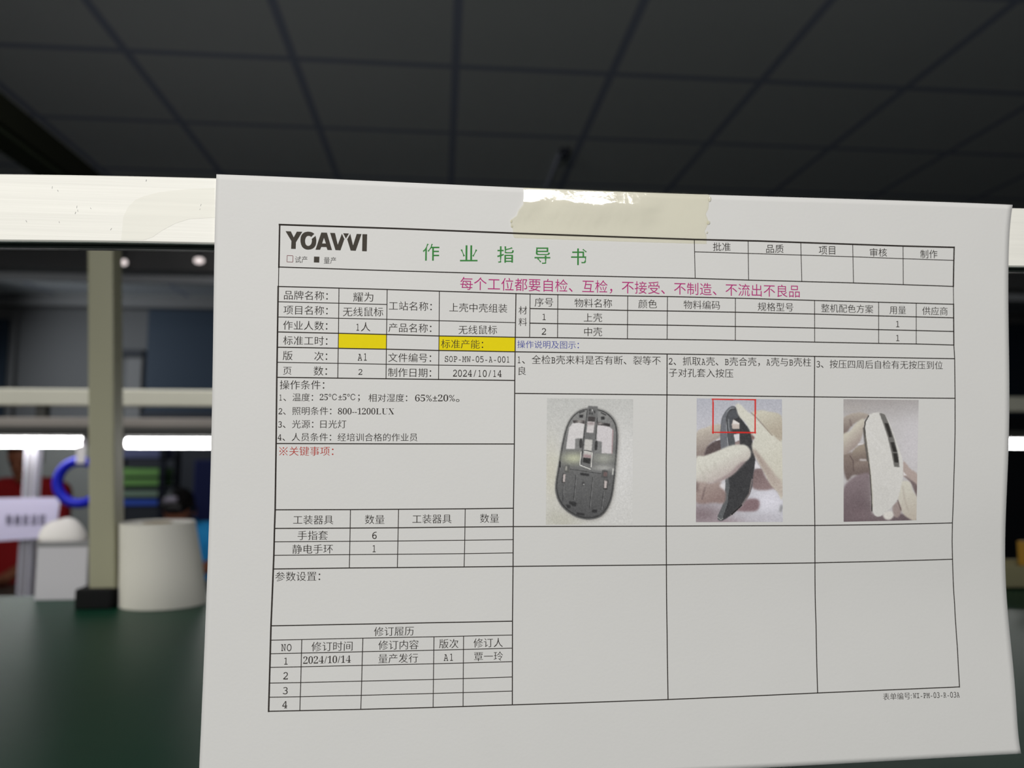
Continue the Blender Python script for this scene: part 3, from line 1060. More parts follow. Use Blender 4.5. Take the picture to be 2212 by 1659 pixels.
# right block
T('材', 1120.3, 1138.5, 670)
T('料', 1120.3, 1138.5, 695.4)
T('序号', 1155, 1195, 652.8)
T('物料名称', 1241, 1322, 654, 655.4)
T('颜色', 1379, 1419, 656.4)
T('物料编码', 1476.6, 1555, 657.8, 659.2)
T('规格型号', 1636.8, 1713.6, 662.2, 663.8)
T('整机配色方案', 1774, 1886, 665.3, 667.7)
T('用量', 1921.5, 1956.8, 670)
T('供应商', 1992, 2046.8, 671.2, 672.4)
T('1', 1172, 1178.8, 684.5, None, 13.7)
T('上壳', 1261, 1300.6, 686)
T('1', 1935.7, 1942.6, 700, None, 13.6)
T('2', 1170, 1179.5, 716, None, 14.2)
T('中壳', 1262, 1300.6, 716.6)
T('1', 1935.7, 1942.6, 730, None, 13.6)
T('操作说明及图示：', 1117.4, 1250.4, 743.6, 745.4, None, 'song', 'blue')
T('1、全检B壳来料是否有断、裂等不', 1118.6, 1427, 776.4, 778.8)
T('良', 1119.8, 1136, 801)
T('2、抓取A壳、B壳合壳，A壳与B壳柱', 1444.3, 1752, 780, 782.6)
T('子对孔套入按压', 1444.8, 1584, 804.6, 806.4)
T('3、按压四周后自检有无按压到位', 1763.4, 2036.4, 785.8, 789)
T('表单编号', 1907.6, 1966, 1504.8, 1503, 15)
T(':WI-PM-03-R-03A', 1967.5, 2072.5, 1502.6, 1500.4, 12.6, 'song')

STYLE = {  # inward thinning of the strokes in em: (upright, level)
    'song': (0.002, 0.010), 'times': (0.002, 0.010), 'bold': (-0.018, -0.004), 'hei': (0.003, 0.003), 'thin': (0.006, 0.008)}


def glyph_of(c, st):
    if st in ('song', 'thin', 'bold') and c in MONO:
        return MONO[c]
    if st == 'times' and c in SERIF:
        return SERIF[c]
    return c


need = sorted({glyph_of(c, st) for s, st, *_ in TEXTS for c in s})
made = []
for g in need:
    cu = bpy.data.curves.new('letter', 'FONT')
    cu.body = g
    cu.size = 1.0
    cu.resolution_u = 3
    ob = bpy.data.objects.new('letter', cu)
    COL.objects.link(ob)
    made.append(ob)
dg = bpy.context.evaluated_depsgraph_get()
dg.update()
GL = {}
for g, ob in zip(need, made):
    ev = ob.evaluated_get(dg)
    me = ev.to_mesh()
    bm = bmesh.new()
    bm.from_mesh(me)
    ev.to_mesh_clear()
    bmesh.ops.remove_doubles(bm, verts=bm.verts[:], dist=1e-5)
    bm.verts.index_update()
    co = np.array([(v.co.x, v.co.y) for v in bm.verts])
    fs = [[v.index for v in f.verts] for f in bm.faces]
    nb = [[] for _ in range(len(co))]
    for e_ in bm.edges:
        if len(e_.link_faces) == 1:
            f = e_.link_faces[0]
            a, b = e_.verts[0].index, e_.verts[1].index
            cen = np.mean([co[v.index] for v in f.verts], axis=0)
            d = co[b] - co[a]
            nn = np.array([d[1], -d[0]])
            ln = np.linalg.norm(nn)
            if ln < 1e-9:
                continue
            nn /= ln
            if nn @ (cen - co[a]) > 0:
                nn = -nn
            nb[a].append(nn)
            nb[b].append(nn)
    bm.free()
    GL[g] = (co, fs, nb)
for ob in made:
    cu = ob.data
    bpy.data.objects.remove(ob)
    bpy.data.curves.remove(cu)


def thinned(g, ox, oy):
    co, fs, nb = GL[g]
    out = co.copy()
    for i, ns in enumerate(nb):
        if len(ns) < 2:
            continue
        n1, n2 = ns[0], ns[1]
        o1 = math.hypot(ox * n1[0], oy * n1[1])
        o2 = math.hypot(ox * n2[0], oy * n2[1])
        det = n1[0] * n2[1] - n1[1] * n2[0]
        if abs(det) < 0.25:
            nn = n1 + n2
            l_ = np.linalg.norm(nn)
            if l_ > 0.3:
                out[i] -= nn / l_ * (o1 + o2) / 2
        else:
            dx = (o1 * n2[1] - o2 * n1[1]) / det
            dy = (n1[0] * o2 - n2[0] * o1) / det
            l_ = math.hypot(dx, dy)
            mx = 2.2 * max(ox, oy)
            if l_ > mx:
                dx, dy = dx * mx / l_, dy * mx / l_
            out[i] -= (dx, dy)
    return out, fs


CACHE = {}


def letter(c, st):
    """outline, faces and advance (em) of one character in a style"""
    k = (c, st)
    if k in CACHE:
        return CACHE[k]
    g = glyph_of(c, st)
    ox, oy = STYLE[st]
    if g in SERIF.values():
        ox, oy = 0.020, 0.004
    elif g in MONO.values():
        ox, oy = -0.004, -0.002
    if c in '、，。：；':
        ox = oy = 0.0
    co, fs = thinned(g, ox, oy)
    co = co.copy()
    if len(co) == 0:
        r = (np.zeros((0, 2)), [], 0.5)
    elif ord(c) < 128 or c == '±':
        x0, x1 = co[:, 0].min(), co[:, 0].max()
        if st in ('song', 'thin', 'bold'):
            if g in MONO.values():
                co[:, 1] *= 0.70 / 0.64
            wd = x1 - x0
            tgt = min(wd, 0.40 if c.isalnum() else 0.34)
            if c in 'MW':
                tgt = 0.47
            if c == '1':
                tgt = 0.26
            co[:, 0] = (co[:, 0] - (x0 + x1) / 2) * (tgt / max(wd, 1e-6)) + 0.25
            r = (co, fs, 0.5)
        else:
            sc = 0.88 if g in SERIF.values() else 0.80
            co[:, 0] = (co[:, 0] - x0) * sc + 0.03
            r = (co, fs, (x1 - x0) * sc + 0.065)
    else:
        # full-width character: keep its place in the em box
        if c == '℃':
            co[:, 0] = (co[:, 0] - co[:, 0].min()) * 0.82 / (co[:, 0].max() - co[:, 0].min()) + 0.05
        if c in '：；':
            cx = (co[:, 0].min() + co[:, 0].max()) / 2
            co[:, 0] += 0.24 - cx
        r = (co, fs, 1.0)
    CACHE[k] = r
    return r


parts = {}
for s, st, x0, x1, y0, y1, h, part in TEXTS:
    pen = 0.0
    Vs, Fs, n0 = [], [], 0
    for c in s:
        co, fs, adv = letter(c, st)
        if len(co):
            Vs.append(co + (pen, 0))
            Fs += [[i + n0 for i in f] for f in fs]
            n0 += len(co)
        pen += adv
    V = np.concatenate(Vs)
    lo, hi = V.min(0), V.max(0)
    (u0, v0), (u1, v1) = [tuple(float(q) for q in sheet_uv(np.array(x), np.array(y))) for x, y in ((x0, y0), (x1, y1))]
    L = math.hypot(u1 - u0, v1 - v0)
    ex = np.array([(u1 - u0) / L, (v1 - v0) / L])
    ey = np.array([ex[1], -ex[0]]) * -1.0
    sx = L / (hi[0] - lo[0])
    if h:
        xm_, ym_ = (x0 + x1) / 2, (y0 + y1) / 2
        va = float(sheet_uv(np.array(xm_), np.array(ym_ - h / 2))[1])
        vb = float(sheet_uv(np.array(xm_), np.array(ym_ + h / 2))[1])
        sy = (vb - va) / (hi[1] - lo[1])
    else:
        sy = sx * 0.99
    X = (V[:, 0] - lo[0]) * sx
    Yv = -(V[:, 1] - (lo[1] + hi[1]) / 2) * sy
    uv = np.array([u0, v0]) + X[:, None] * ex + Yv[:, None] * np.array([0.0, 1.0])
    parts.setdefault(part, Print()).add(uv, Fs)

# reference mark in front of the red line: a cross with four dots
pr = parts['red']
cx, cy, a = 612.3, 974.6, 8.2
for sgn in (1, -1):
    pr.line([(cx - a, cy - a * sgn), (cx + a, cy + a * sgn)], 0.00018)
for dx, dy in ((0, -7), (0, 7), (-7, 0), (7, 0)):
    pr.poly_px([[(cx + dx + 1.6 * math.cos(k * 0.785), cy + dy + 1.6 * math.sin(k * 0.785)) for k in range(8)]])

parts['body'].build('table_lettering', M['ink'])
parts['title'].build('title_lettering', M['ink_green'], 'green heading of five spaced characters')
parts['slogan'].build('slogan_lettering', M['ink_magenta'], 'magenta line of large characters')
parts['red'].build('key_point_lettering', M['ink_red'], 'red line of characters with a cross mark')
parts['blue'].build('caption_lettering', M['ink_blue'], 'blue line of characters')

# ---- logo
LOGO = [
    [[(170, 195), (285, 200), (347, 330), (415, 205), (533, 208), (395, 435), (390, 580), (290, 578), (297, 410)]],
    [[(820, 297), (832, 340), (838, 390), (835, 450), (822, 505), (795, 545), (760, 573), (715, 590), (660, 597), (610, 590), (565, 568), (530, 535), (507, 485), (495, 430), (493, 380), (500, 320), (520, 275), (550, 240), (590, 217), (650, 205), (700, 208), (745, 220), (775, 237), (795, 252),
      (725, 320), (705, 302), (665, 295), (630, 306), (606, 340), (594, 385), (594, 430), (604, 475), (628, 506), (662, 517), (700, 505), (728, 470), (740, 425), (742, 395), (738, 365)]],
    [[(945, 225), (1068, 228), (1178, 605), (1080, 602), (1058, 540), (945, 538), (918, 598), (820, 598)], [(1003, 338), (963, 462), (1046, 462)]],
    [[(1137, 232), (1243, 235), (1303, 490), (1393, 250), (1447, 365), (1362, 610), (1253, 605)]],
    [[(1420, 240), (1545, 245), (1480, 355)]],
    [[(1508, 370), (1575, 252), (1635, 505), (1715, 255), (1818, 258), (1693, 620), (1583, 615)]],
    [[(1840, 260), (1942, 262), (1933, 632), (1832, 628)]],
]
pr = Print()
for loops in LOGO:
    pr.poly_px([[(600 + x / 10.055, 480 + y / 10.055) for x, y in l] for l in loops])
pr.build('logo', M['ink_logo'], 'black bold logo lettering')
pr = Print()
pr.quad_px([(678.4, 554.2), (690, 554.6), (689.6, 567.2), (678, 566.8)], 3, 3)
pr.build('ticked_box', M['ink_logo'], 'solid black square')
pr = Print()
pr.line([(620.4, 552), (632.8, 552.6), (632.4, 566.2), (619.8, 565.8), (620.4, 552)], 0.00016)
pr.build('empty_box', M['ink_wine'], 'thin wine red square outline')

# ---- yellow cells
pr = Print(0.00004)
pr.quad_px([(731.4, 720.5), (835, 722.8), (834.4, 754), (730.8, 752)])
pr.build('yellow_cell', M['ink_yellow'], 'empty yellow table cell')
pr = Print(0.00004)
pr.quad_px([(948.6, 726), (1113, 729), (1112.9, 759.6), (948, 756.8)])
pr.build('yellow_cell', M['ink_yellow'], 'yellow table cell with lettering')

# ---- table ruling
THIN, MED, FAT = 0.00027, 0.00036, 0.00058
pr = Print()
Ln = pr.line
Ln([(603.9, 485.2), (860, 493.8), (1120, 504.2), (1338.6, 512), (1500, 517.3), (1640, 520.6), (1729, 523.8), (1950.6, 531.5), (2061, 534.4)], FAT)
Ln([(604.2, 485), (602.4, 577)], FAT * 0.9)
Ln([(602.2, 577), (601.4, 619)], THIN)
Ln([(601, 619), (600, 685), (599, 750), (598, 815), (596.5, 958), (594.4, 1101), (593, 1141.4), (591.6, 1199), (590.4, 1229), (585.4, 1351.7), (583.8, 1411), (582, 1475), (580.3, 1536.4)], FAT * 0.9)
Ln([(2061, 534), (2060, 575), (2059.3, 618.7)], FAT * 0.9)
Ln([(2059.3, 618.7), (2059.8, 657)], THIN)
Ln([(2059.8, 657), (2060, 700), (2060.3, 745)], FAT * 0.8)
Ln([(2060.3, 745), (2062, 775), (2063, 860), (2063, 931), (2060.5, 1030), (2057.2, 1128.6), (2056.6, 1170), (2057.4, 1208), (2062, 1307), (2067.6, 1394), (2072.5, 1484)], MED)
Ln([(602, 576.7), (799.7, 583.3), (1120, 592.8), (1500, 601.3), (1616, 605), (1730.5, 608), (1843.7, 611.2), (1950.6, 614.8), (2059, 618.7)], MED)
Ln([(1500.8, 544), (1616, 547.4), (1730.5, 551), (1842.4, 554.7), (1950.6, 558.8), (2060, 562.5)], THIN)
for a, b in (((1499.8, 517), (1501.5, 601)), ((1616, 521), (1617, 605)), ((1729.8, 524), (1731.8, 608)), ((1841.7, 528.3), (1843.7, 611)), ((1950.6, 531.7), (1951, 614.8))):
    Ln([a, b], THIN)
Ln([(601, 618.8), (731.8, 622.3), (836.3, 625.3), (949, 629), (1114.4, 634.3), (1205, 636.6), (1356, 639.2), (1441.8, 640.6), (1588.5, 644), (1759, 649), (1897.9, 652.8), (1979, 655), (2059.5, 657.2)], MED)
Ln([(600.8, 651.8), (732.6, 655), (835.6, 657.7)], THIN)
Ln([(600, 684.7), (731.8, 687.4), (835.6, 689.8), (948.6, 692.8), (1113.4, 697)], THIN)
Ln([(599.5, 717), (731.4, 720), (835, 722.5), (948.6, 725.7), (1113, 728.5), (1204.4, 729.5), (1355.3, 732), (1441, 733), (1588.3, 735.4), (1759.6, 739), (1897.9, 741.8), (1979, 743), (2060, 745.3)], MED)
Ln([(599, 750), (730.6, 752.3), (834.4, 754.3), (948, 757), (1113, 759.9), (1441, 764.7), (1600, 766.9), (1759.6, 769.8), (2062, 774.8)], MED)
Ln([(598.3, 782.6), (730, 784.8), (834.4, 786.8), (948, 788.7), (1112.7, 791)], THIN)
Ln([(598.3, 815), (729.6, 816.8), (834, 818), (947.4, 819.7), (1112, 821.7)], MED)
Ln([(596.8, 958), (860, 958.8), (1111, 959)], MED)
Ln([(732.2, 623), (731.2, 720), (729.6, 816.8)], THIN)
Ln([(836.3, 625.6), (835, 722), (833.9, 818)], THIN)
Ln([(949, 629.3), (948.3, 726), (947.4, 819.7)], THIN)
Ln([(1114.5, 634), (1113, 728.5), (1112, 821.7), (1111, 959), (1109, 1097.8), (1108.3, 1223.4), (1107, 1341.7), (1106.6, 1522.4)], MED)
Ln([(594.4, 1101.2), (757, 1100.8), (861, 1100), (1005, 1099), (1109, 1097.8)], MED)
Ln([(593, 1141.4), (756.5, 1140.6), (860, 1140), (1004.4, 1138.4), (1108.8, 1137.4), (1439, 1136.5), (1760.3, 1135), (1900, 1133.2), (2056.8, 1129.6)], MED)
Ln([(592.4, 1170.4), (756, 1169.2), (859.7, 1168.4), (1003.9, 1167), (1108.3, 1165.5)], THIN)
Ln([(591.4, 1199.4), (755.2, 1198), (859, 1197.2), (1003.4, 1195.8), (1107.8, 1194.3)], THIN)
Ln([(590.4, 1229), (754.7, 1226.8), (858.4, 1226), (1002.6, 1224.6), (1108, 1223.4), (1439.4, 1220), (1760.3, 1215.8), (1900, 1212.6), (2057, 1208)], MED)
Ln([(757, 1100.8), (755.8, 1170), (754.7, 1226.6)], THIN)
Ln([(861, 1100), (859.5, 1168), (858.4, 1226)], THIN)
Ln([(1005, 1099), (1003.8, 1167), (1002.6, 1224.4)], THIN)
Ln([(585.4, 1351.8), (783.8, 1348), (936.8, 1345), (1107, 1341.7)], MED)
Ln([(584.6, 1382.8), (652, 1381.3), (783.8, 1378.4), (937.5, 1375.4), (1001.4, 1374), (1106.6, 1371.6)], THIN)
Ln([(583.8, 1412), (650.8, 1410.7), (783.3, 1407.7), (937.2, 1404.4), (1000.9, 1402.8), (1106.6, 1400)], THIN)
Ln([(583, 1441.7), (650.3, 1440.2), (782.6, 1437.2), (936.8, 1433.7), (1000.9, 1432), (1106.3, 1429)], THIN)
Ln([(582, 1475.5), (649.6, 1474.3), (781.3, 1471.2), (936.3, 1467.5), (1000.2, 1465.7), (1106.3, 1462.3)], THIN)
Ln([(581.2, 1506), (648.8, 1504.8), (780, 1501.8), (936, 1497.8), (1000.2, 1496), (1106.3, 1492.7)], THIN)
Ln([(580.2, 1536.4), (647.8, 1535), (779.4, 1532.2), (935.5, 1528.1), (1000.2, 1525.9), (1107, 1522.4), (1260, 1517.6), (1443, 1511), (1600, 1504.4), (1766, 1496.8), (1900, 1491), (2072.5, 1483.6)], MED)
Ln([(652, 1381.3), (650, 1460), (647.8, 1535)], THIN)
Ln([(783.8, 1378.4), (781.6, 1460), (779.4, 1532.2)], THIN)
Ln([(937.5, 1375.4), (936.4, 1460), (935.5, 1528.1)], THIN)
Ln([(1001.4, 1374), (1000.6, 1460), (1000.2, 1525.9)], THIN)
for a, b in (((1145, 635.2), (1144, 728.8)), ((1205, 636.8), (1204.4, 729.4)), ((1356, 639.2), (1355.3, 732)), ((1441.8, 640.6), (1441, 733)), ((1588.5, 644.2), (1588.3, 735.4)),
             ((1759.4, 649), (1759.6, 739)), ((1897.9, 652.8), (1897.9, 741.8)), ((1979, 655.2), (1979, 743))):
    Ln([a, b], THIN)
Ln([(1145, 666.5), (1205, 667.7), (1355.6, 670.5), (1441.6, 671.7), (1588.5, 674.4), (1759.6, 678.4), (1897.9, 682.4), (1979, 684.4), (2059.8, 686.6)], MED)
Ln([(1144.7, 698), (1204.6, 699.2), (1355.3, 701.2), (1441.3, 702.4), (1588.5, 705.2), (1759.6, 708.5), (1897.9, 712), (1979, 714), (2059.8, 716)], MED)
Ln([(1112.4, 849.7), (1440.6, 853), (1600, 855.3), (1759, 857.3), (2063, 860.4)], MED)
Ln([(1441, 764.8), (1440.6, 853), (1439, 1000), (1439, 1136.5), (1439.4, 1220), (1441, 1370), (1443, 1511)], MED)
Ln([(1759.6, 769.8), (1759, 857.4), (1757.5, 1000), (1760, 1135), (1760.3, 1215.8), (1762.6, 1350), (1766, 1496.8)], MED)
pr.build('table_ruling', M['ink'])


# ---- the three printed photographs: fine colour meshes lying on the sheet
def pic_material():
    m = bpy.data.materials.new('printed_picture')
    m.use_nodes = True
    nt = m.node_tree
    b = nt.nodes['Principled BSDF']
    b.inputs['Roughness'].default_value = 0.75
    b.inputs['Specular IOR Level'].default_value = 0.25
    at_ = nt.nodes.new('ShaderNodeAttribute')
    at_.attribute_name = 'print_colour'
    nt.links.new(at_.outputs['Color'], b.inputs['Base Color'])
    return m


PIC = pic_material()


def spline(pts, k=6):
    p = np.array(pts, float)
    N = len(p)
    out = []
    for i in range(N):
        p0, p1, p2, p3 = p[i - 1], p[i], p[(i + 1) % N], p[(i + 2) % N]
        for j in range(k):
            t = j / k
            out.append(0.5 * (2 * p1 + (p2 - p0) * t + (2 * p0 - 5 * p1 + 4 * p2 - p3) * t * t + (3 * p1 - p0 - 3 * p2 + p3) * t ** 3))
    return np.array(out)


def blur(a, n):
    for _ in range(2):
        for ax in (0, 1):
            k = 2 * n + 1
            pad = [(0, 0)] * a.ndim
            pad[ax] = (n + 1, n)
            c = np.cumsum(np.pad(a, pad, mode='edge'), axis=ax)
            sl1 = [slice(None)] * a.ndim
            sl2 = [slice(None)] * a.ndim
            sl1[ax] = slice(k, None)
            sl2[ax] = slice(0, -k)
            a = (c[tuple(sl1)] - c[tuple(sl2)]) / k
    return a


class Canvas:
    """numpy painter in the coordinates of an enlarged view of one picture"""
    def __init__(self, W, H, step):
        self.xs = np.arange(0, W, step)
        self.ys = np.arange(0, H, step)
        self.X, self.Y = np.meshgrid(self.xs, self.ys)
        self.C = np.zeros(self.X.shape + (3,))
        self.step = step

    def mask(self, pts):
        p = np.asarray(pts, float)
        m = np.zeros(self.X.shape, bool)
        x0, y0 = p[:, 0], p[:, 1]
        x1, y1 = np.roll(x0, -1), np.roll(y0, -1)
        for a, b, c, d in zip(x0, y0, x1, y1):
            if b == d:
                continue
            cond = ((b > self.Y) != (d > self.Y)) & (self.X < (c - a) * (self.Y - b) / (d - b) + a)
            m ^= cond
        return m

    def fill(self, pts, col, smooth=False, soft=1, grad=None):
        """grad = (x0, y0, x1, y1, colour2): the colour runs from col to colour2 between the two points"""
        p = spline(pts) if smooth else np.array(pts, float)
        a = self.mask(p).astype(float)
        if soft:
            a = blur(a, soft)
        c = np.array(col, float)
        if grad:
            gx, gy, hx, hy, c2 = grad
            t = ((self.X - gx) * (hx - gx) + (self.Y - gy) * (hy - gy)) / ((hx - gx) ** 2 + (hy - gy) ** 2)
            t = np.clip(t, 0, 1)[..., None]
            c = c * (1 - t) + np.array(c2, float) * t
        self.C = self.C * (1 - a[..., None]) + c * a[..., None]

    def stroke(self, pts, w, col, soft=1):
        p = np.array(pts, float)
        d = np.full(self.X.shape, 1e9)
        for (ax, ay), (bx, by) in zip(p[:-1], p[1:]):
            L2 = (bx - ax) ** 2 + (by - ay) ** 2
            t = np.clip(((self.X - ax) * (bx - ax) + (self.Y - ay) * (by - ay)) / max(L2, 1e-9), 0, 1)
            d = np.minimum(d, np.hypot(self.X - ax - t * (bx - ax), self.Y - ay - t * (by - ay)))
        a = np.clip((w / 2 - d) / (self.step * 1.2) + 0.5, 0, 1)
        if soft > 1:
            a = blur(a, soft - 1)
        self.C = self.C * (1 - a[..., None]) + np.array(col, float) * a[..., None]

    def glow(self, x, y, rx, ry, col, k=0.6):
        a = k * np.exp(-((self.X - x) / rx) ** 2 - ((self.Y - y) / ry) ** 2)[..., None]
        self.C = self.C * (1 - a) + np.array(col, float) * a

    def grain(self, amp, seed, n=1):
        r = np.random.RandomState(seed)
        g = r.normal(0, 1, self.X.shape)
        g2 = blur(r.normal(0, 1, self.X.shape), n)
        g2 /= g2.std()
        self.C += (g * 0.45 + g2 * 0.8)[..., None] * amp

    def build(self, name, corners, box_, origin, scale, label, gain=1.0):
        """corners: the picture's corners in zoom pixels; only that part of the canvas is laid on the sheet"""
        c = np.array(corners, float)
        nx, ny = box_
        s, t = np.meshgrid(np.linspace(0, 1, nx), np.linspace(0, 1, ny))
        s_, t_ = s[..., None], t[..., None]
        p = (1 - s_) * (1 - t_) * c[0] + s_ * (1 - t_) * c[1] + s_ * t_ * c[2] + (1 - s_) * t_ * c[3]
        ix = np.clip(np.round(p[..., 0] / self.step).astype(int), 0, self.C.shape[1] - 1)
        iy = np.clip(np.round(p[..., 1] / self.step).astype(int), 0, self.C.shape[0] - 1)
        col = np.clip(self.C[iy, ix] * gain, 0, 255) / 255.0
        lin = np.where(col <= 0.04045, col / 12.92, ((col + 0.055) / 1.055) ** 2.4)
        px, py = origin[0] + p[..., 0] / scale, origin[1] + p[..., 1] / scale
        u, v = sheet_uv(px.ravel(), py.ravel())
        i = np.arange(nx * ny).reshape(ny, nx)
        F = np.stack([i[:-1, :-1], i[1:, :-1], i[1:, 1:], i[:-1, 1:]], -1).reshape(-1, 4)
        o = mesh_from(name, on_sheet(u, v, 0.00004), F, PIC, sheet)
        at_ = o.data.color_attributes.new('print_colour', 'FLOAT_COLOR', 'POINT')
        buf = np.ones((nx * ny, 4), np.float32)
        buf[:, :3] = lin.reshape(-1, 3)
        at_.data.foreach_set('color', buf.ravel())
        o['label'] = label
        return o


ZS = 1201 / 210.0
GAIN = 1.03
# picture 1: grey inner shell of a computer mouse seen from above
c = Canvas(1201, 1659, 4.0)
c.fill([(0, 0), (1201, 0), (1201, 1659), (0, 1659)], (190, 190, 187), grad=(600, 100, 600, 900, (206, 205, 202)))
c.glow(1000, 850, 180, 500, (214, 213, 212), 0.8)
c.glow(120, 1000, 110, 400, (196, 192, 172), 0.6)
c.glow(250, 1560, 300, 160, (182, 180, 166), 0.7)
outer = [(575, 172), (500, 185), (430, 220), (360, 290), (310, 380), (280, 470), (250, 600), (222, 750), (195, 930), (175, 1050), (165, 1150), (172, 1230), (200, 1320), (250, 1400), (320, 1465), (400, 1515), (480, 1545), (560, 1557), (640, 1553), (715, 1530), (770, 1490), (820, 1420), (860, 1330), (885, 1230), (900, 1120), (915, 1000), (928, 850), (940, 700), (948, 560), (945, 450), (925, 360), (885, 290), (830, 235), (770, 200), (695, 180)]
cen = np.array([565.0, 860.0])


def inset(k, ky=None):
    return [tuple(cen + (np.array(p) - cen) * np.array([k, ky or k])) for p in outer]


c.fill([(p[0] + 10, p[1] + 14) for p in outer], (165, 162, 158), True, 5)
c.fill(outer, (150, 150, 148), True, grad=(500, 200, 560, 1557, (92, 92, 92)))
c.fill(inset(0.965, 0.975), (52, 52, 52), True)
c.fill(inset(0.935, 0.958), (132, 132, 131), True, grad=(560, 300, 560, 1500, (84, 84, 85)))
c.glow(400, 800, 150, 70, (205, 208, 176), 0.75)
c.glow(770, 800, 120, 70, (190, 192, 178), 0.6)
c.glow(760, 920, 140, 40, (200, 200, 195), 0.6)
c.fill([(385, 330), (535, 330), (525, 400), (510, 555), (430, 558), (415, 685), (300, 685), (320, 540), (340, 420), (385, 365)], (208, 205, 205))
c.fill([(385, 328), (535, 330), (532, 375), (460, 358), (390, 368)], (66, 62, 62))
c.glow(470, 345, 40, 14, (200, 195, 190), 0.7)
c.fill([(690, 360), (845, 372), (848, 420), (880, 450), (868, 742), (738, 738), (740, 600), (680, 588)], (205, 200, 202))
c.fill([(690, 352), (848, 372), (846, 412), (760, 395), (692, 388)], (58, 55, 55))
c.glow(725, 372, 35, 14, (195, 188, 186), 0.7)
c.stroke([(880, 450), (868, 742)], 10, (170, 140, 142), 2)
c.fill([(415, 560), (500, 555), (500, 690), (412, 690)], (128, 128, 127))
c.fill([(665, 588), (742, 595), (738, 745), (655, 735)], (126, 126, 126))
c.fill([(575, 153), (693, 160), (690, 300), (665, 560), (628, 900), (600, 940), (470, 905), (510, 560), (545, 330)], (112, 112, 112))
c.stroke([(565, 210), (520, 560), (480, 890)], 9, (60, 60, 60))
c.stroke([(690, 300), (665, 560)], 9, (62, 62, 62))
c.fill([(575, 285), (665, 290), (655, 350), (572, 345)], (70, 66, 66))
c.fill([(567, 345), (655, 350), (640, 488), (553, 482)], (205, 200, 200))
c.glow(610, 370, 50, 20, (140, 125, 125), 0.7)
c.fill([(535, 565), (628, 572), (605, 870), (510, 850)], (196, 194, 190))
c.fill([(520, 750), (612, 760), (608, 800), (514, 790)], (160, 138, 140), soft=2)
c.fill([(514, 790), (608, 800), (600, 872), (506, 850)], (52, 52, 52))
c.stroke([(525, 700), (612, 715)], 12, (90, 90, 90))
c.stroke([(490, 720), (472, 885), (600, 935)], 12, (205, 205, 200))
c.stroke([(625, 730), (612, 910)], 10, (210, 208, 202))
for q in ([(470, 572), (500, 572), (497, 665), (470, 665)], [(662, 595), (688, 595), (684, 690), (655, 690)]):
    c.fill(q, (58, 58, 58), True)
for q in ([(468, 262), (513, 262), (510, 298), (465, 298)], [(733, 285), (778, 285), (777, 322), (732, 322)], [(480, 980), (588, 992), (585, 1022), (478, 1008)],
          [(435, 1468), (532, 1482), (528, 1508), (433, 1498)], [(625, 1432), (690, 1436), (680, 1475), (622, 1470)], [(340, 1330), (400, 1335), (435, 1355), (420, 1395), (390, 1390), (340, 1362)], [(300, 1372), (360, 1380), (355, 1420), (318, 1415)]):
    c.fill(q, (52, 52, 53))
for q in ([(262, 988), (300, 990), (290, 1105), (248, 1100)], [(770, 1068), (824, 1070), (808, 1188), (762, 1180)]):
    c.fill(q, (48, 48, 48))
for q in ([(270, 992), (298, 994), (288, 1095), (260, 1092)], [(775, 1075), (812, 1078), (800, 1172), (768, 1168)]):
    c.fill(q, (192, 182, 180))
c.fill([(290, 885), (350, 888), (340, 985), (275, 975)], (96, 96, 94))
c.fill([(296, 897), (318, 898), (312, 950), (288, 948)], (160, 158, 152))
c.fill([(748, 945), (820, 950), (812, 1050), (738, 1042)], (84, 84, 84))
c.fill([(765, 970), (810, 972), (806, 1025), (760, 1022)], (112, 95, 94))
c.fill([(876, 928), (890, 928), (884, 1005), (868, 1005)], (205, 205, 200))
c.stroke([(225, 840), (225, 905)], 18, (52, 52, 52))
c.stroke([(355, 935), (735, 990)], 7, (66, 66, 66))
for a, b in (((425, 1010), (395, 1310)), ((630, 1040), (590, 1430)), ((268, 1130), (262, 1320)), ((765, 1210), (735, 1440))):
    c.stroke([a, b], 8, (66, 66, 67))
    c.stroke([(a[0] + 9, a[1]), (b[0] + 9, b[1])], 5, (128, 128, 128))
c.glow(515, 1112, 18, 18, (60, 60, 60), 0.9)
c.glow(520, 1122, 8, 8, (190, 190, 190), 0.9)
for x, y in ((595, 205), (628, 195), (655, 228), (595, 245), (622, 250)):
    c.glow(x, y, 9, 16, (40, 40, 40), 0.8)
c.glow(628, 205, 6, 14, (225, 225, 225), 0.9)
c.stroke([(470, 240), (525, 218)], 14, (70, 70, 70))
c.stroke([(735, 238), (790, 265)], 14, (70, 70, 70))
c.grain(4.0, 1)
c.build('picture', [(66, 58), (1131, 69), (1121, 1617), (52, 1620)], (190, 275), (1170, 850), ZS, 'printed picture of a grey computer mouse shell', GAIN)

# picture 2: gloved hands joining a dark mouse shell, red frame
c = Canvas(1201, 1659, 4.0)
c.fill([(0, 0), (1201, 0), (1201, 1659), (0, 1659)], (178, 179, 188), grad=(300, 60, 300, 450, (196, 195, 202)))
c.glow(980, 1330, 220, 170, (224, 222, 232), 0.95)
c.glow(150, 1500, 330, 170, (132, 116, 120), 0.9)
c.glow(430, 1600, 300, 70, (158, 142, 148), 0.8)
c.glow(900, 1540, 250, 60, (190, 186, 194), 0.7)
c.glow(400, 1150, 60, 60, (226, 222, 224), 0.9)
c.fill([(80, 490), (200, 420), (300, 385), (385, 390), (385, 520), (330, 570), (250, 620), (205, 700), (180, 790), (80, 805)], (196, 188, 176), True, 2, (150, 430, 260, 760, (140, 126, 122)))
c.fill([(182, 750), (215, 660), (290, 600), (385, 570), (395, 690), (300, 745), (200, 778)], (92, 80, 80), True, 2)
c.stroke([(330, 578), (380, 562)], 12, (225, 222, 222), 2)
